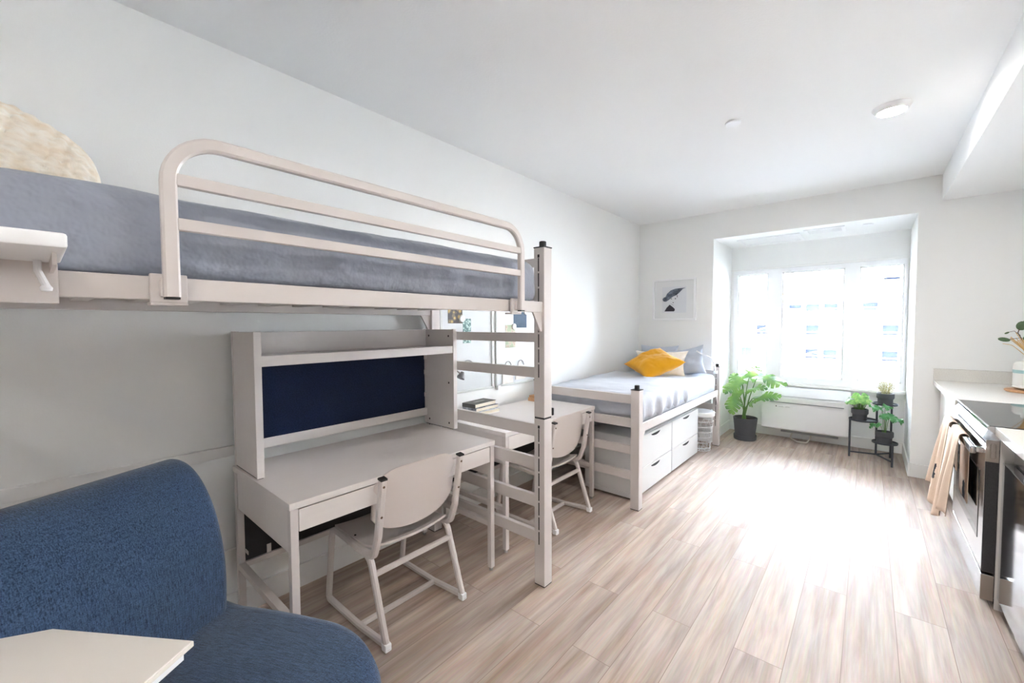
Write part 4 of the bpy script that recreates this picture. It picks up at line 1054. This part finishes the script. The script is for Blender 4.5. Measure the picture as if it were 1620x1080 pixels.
o = obj('plate', lathe(B(), [(0, .018), (.09, .018), (.125, .032), (.13, .036), (.126, .037), (.088, .025), (0, .024)], (TX+.01, TY, CT1), 48), CERAMIC); center(o); tag(o, 'shallow white plate on the round wooden board', 'plate')

# ------------------------------------------------------------------ outside
GX = -6
FACE = mat('white_concrete', (238, 238, 238), .8)
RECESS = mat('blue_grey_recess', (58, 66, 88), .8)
t = thing('parking_structure', 'white multi level building with banded openings seen through the window', 'building', (0, 72, -14))
YG = 72.
opens = [(-3.5, -2.2), (-.15, 1.2), (3.2, 4.15), (7.0, 7.35)]
b = B(); lo = -14
for z0, z1 in opens+[(34, 35)]:
    box(b, -75, 45, YG, YG+.6, lo, z0); lo = z1
obj('facade_bands', b, FACE, t, smooth=0)
b = B(); x = -75
while x < 45: box(b, x, x+.5, YG+.05, YG+.6, -14, 34); x += 2.05
obj('mullions', b, FACE, t, smooth=0)
b = B(); x = -70
k = 0
while x < 40:
    for z0, z1 in opens[:2]:
        if (k*7+int(z0*3)) % 3 == 0:
            s = 1 if (k+int(z0)) % 2 else -1
            prism(b, [(x, z0 if s > 0 else z1), (x+.4, z0 if s > 0 else z1), (x+4.1, z1 if s > 0 else z0), (x+3.7, z1 if s > 0 else z0)], 1, YG+.1, YG+.4)
    x += 6.15; k += 1
obj('braces', b, FACE, t, smooth=0)
b = B(); r4 = random.Random(12); x = -75
while x < 45:
    for z0, z1 in opens:
        if r4.random() < .45: box(b, x+.4, x+2.1, YG+.15, YG+.5, z0-.05, z1+.05)
        elif r4.random() < .8: zc = z0+.22*(z1-z0); box(b, x+.4, x+2.1, YG+.1, YG+.3, zc, zc+.16)
    x += 2.05
obj('bay_panels', b, FACE, t, smooth=0)
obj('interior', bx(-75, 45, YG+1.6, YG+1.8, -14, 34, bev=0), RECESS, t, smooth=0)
struct('ground', bx(-140, 120, 8, 140, -14.3, -14, bev=0), mat('grey_paving', (84, 86, 90), .9), smooth=0)

# ------------------------------------------------------------------ light
w = bpy.data.worlds.new('sky'); S.world = w; w.use_nodes = True
bg = w.node_tree.nodes['Background']; bg.inputs[0].default_value = (.82, .92, 1.05, 1); bg.inputs[1].default_value = 8.5
sun = bpy.data.lights.new('sun', 'SUN'); sun.energy = 22; sun.angle = .02; sun.color = (1., .985, .97)
so = bpy.data.objects.new('sun', sun); COL.objects.link(so); so.rotation_euler = Vector((.25, .75, -.75)).to_track_quat('-Z', 'Y').to_euler()
pl = bpy.data.lights.new('window_portal', 'AREA'); pl.shape = 'RECTANGLE'; pl.size = 1.7; pl.size_y = 1.45; pl.cycles.is_portal = True
po = bpy.data.objects.new('window_portal', pl); COL.objects.link(po); po.location = (-.54, AY+.1, 1.41); po.rotation_euler = (-PI/2, 0, 0)

# ------------------------------------------------------------------ camera
F = 654.8; yaw, pit, rol = math.radians(40.755), math.radians(2.313), math.radians(-.256)
fw = Vector((-math.sin(yaw)*math.cos(pit), math.cos(yaw)*math.cos(pit), -math.sin(pit)))
r0 = Vector((math.cos(yaw), math.sin(yaw), 0)); u0 = r0.cross(fw)
rt = r0*math.cos(rol)+u0*math.sin(rol); up = rt.cross(fw)
cd = bpy.data.cameras.new('camera'); cam = bpy.data.objects.new('camera', cd); COL.objects.link(cam)
M = Matrix((rt, up, -fw)).transposed().to_4x4(); M.translation = (0, 0, 1.43); cam.matrix_world = M
cd.sensor_width = 36; cd.lens = F/1620*36; cd.clip_start = .02; cd.clip_end = 500
S.camera = cam
S.view_settings.view_transform = 'Standard'; S.view_settings.look = 'None'; S.view_settings.gamma = 1; S.view_settings.use_curve_mapping = False
S.view_settings.exposure = 3.1
cy = S.cycles; cy.max_bounces = 10; cy.diffuse_bounces = 6; cy.glossy_bounces = 5; cy.transparent_max_bounces = 8; cy.sample_clamp_indirect = 6; cy.caustics_reflective = False; cy.caustics_refractive = False
cy.use_denoising = True
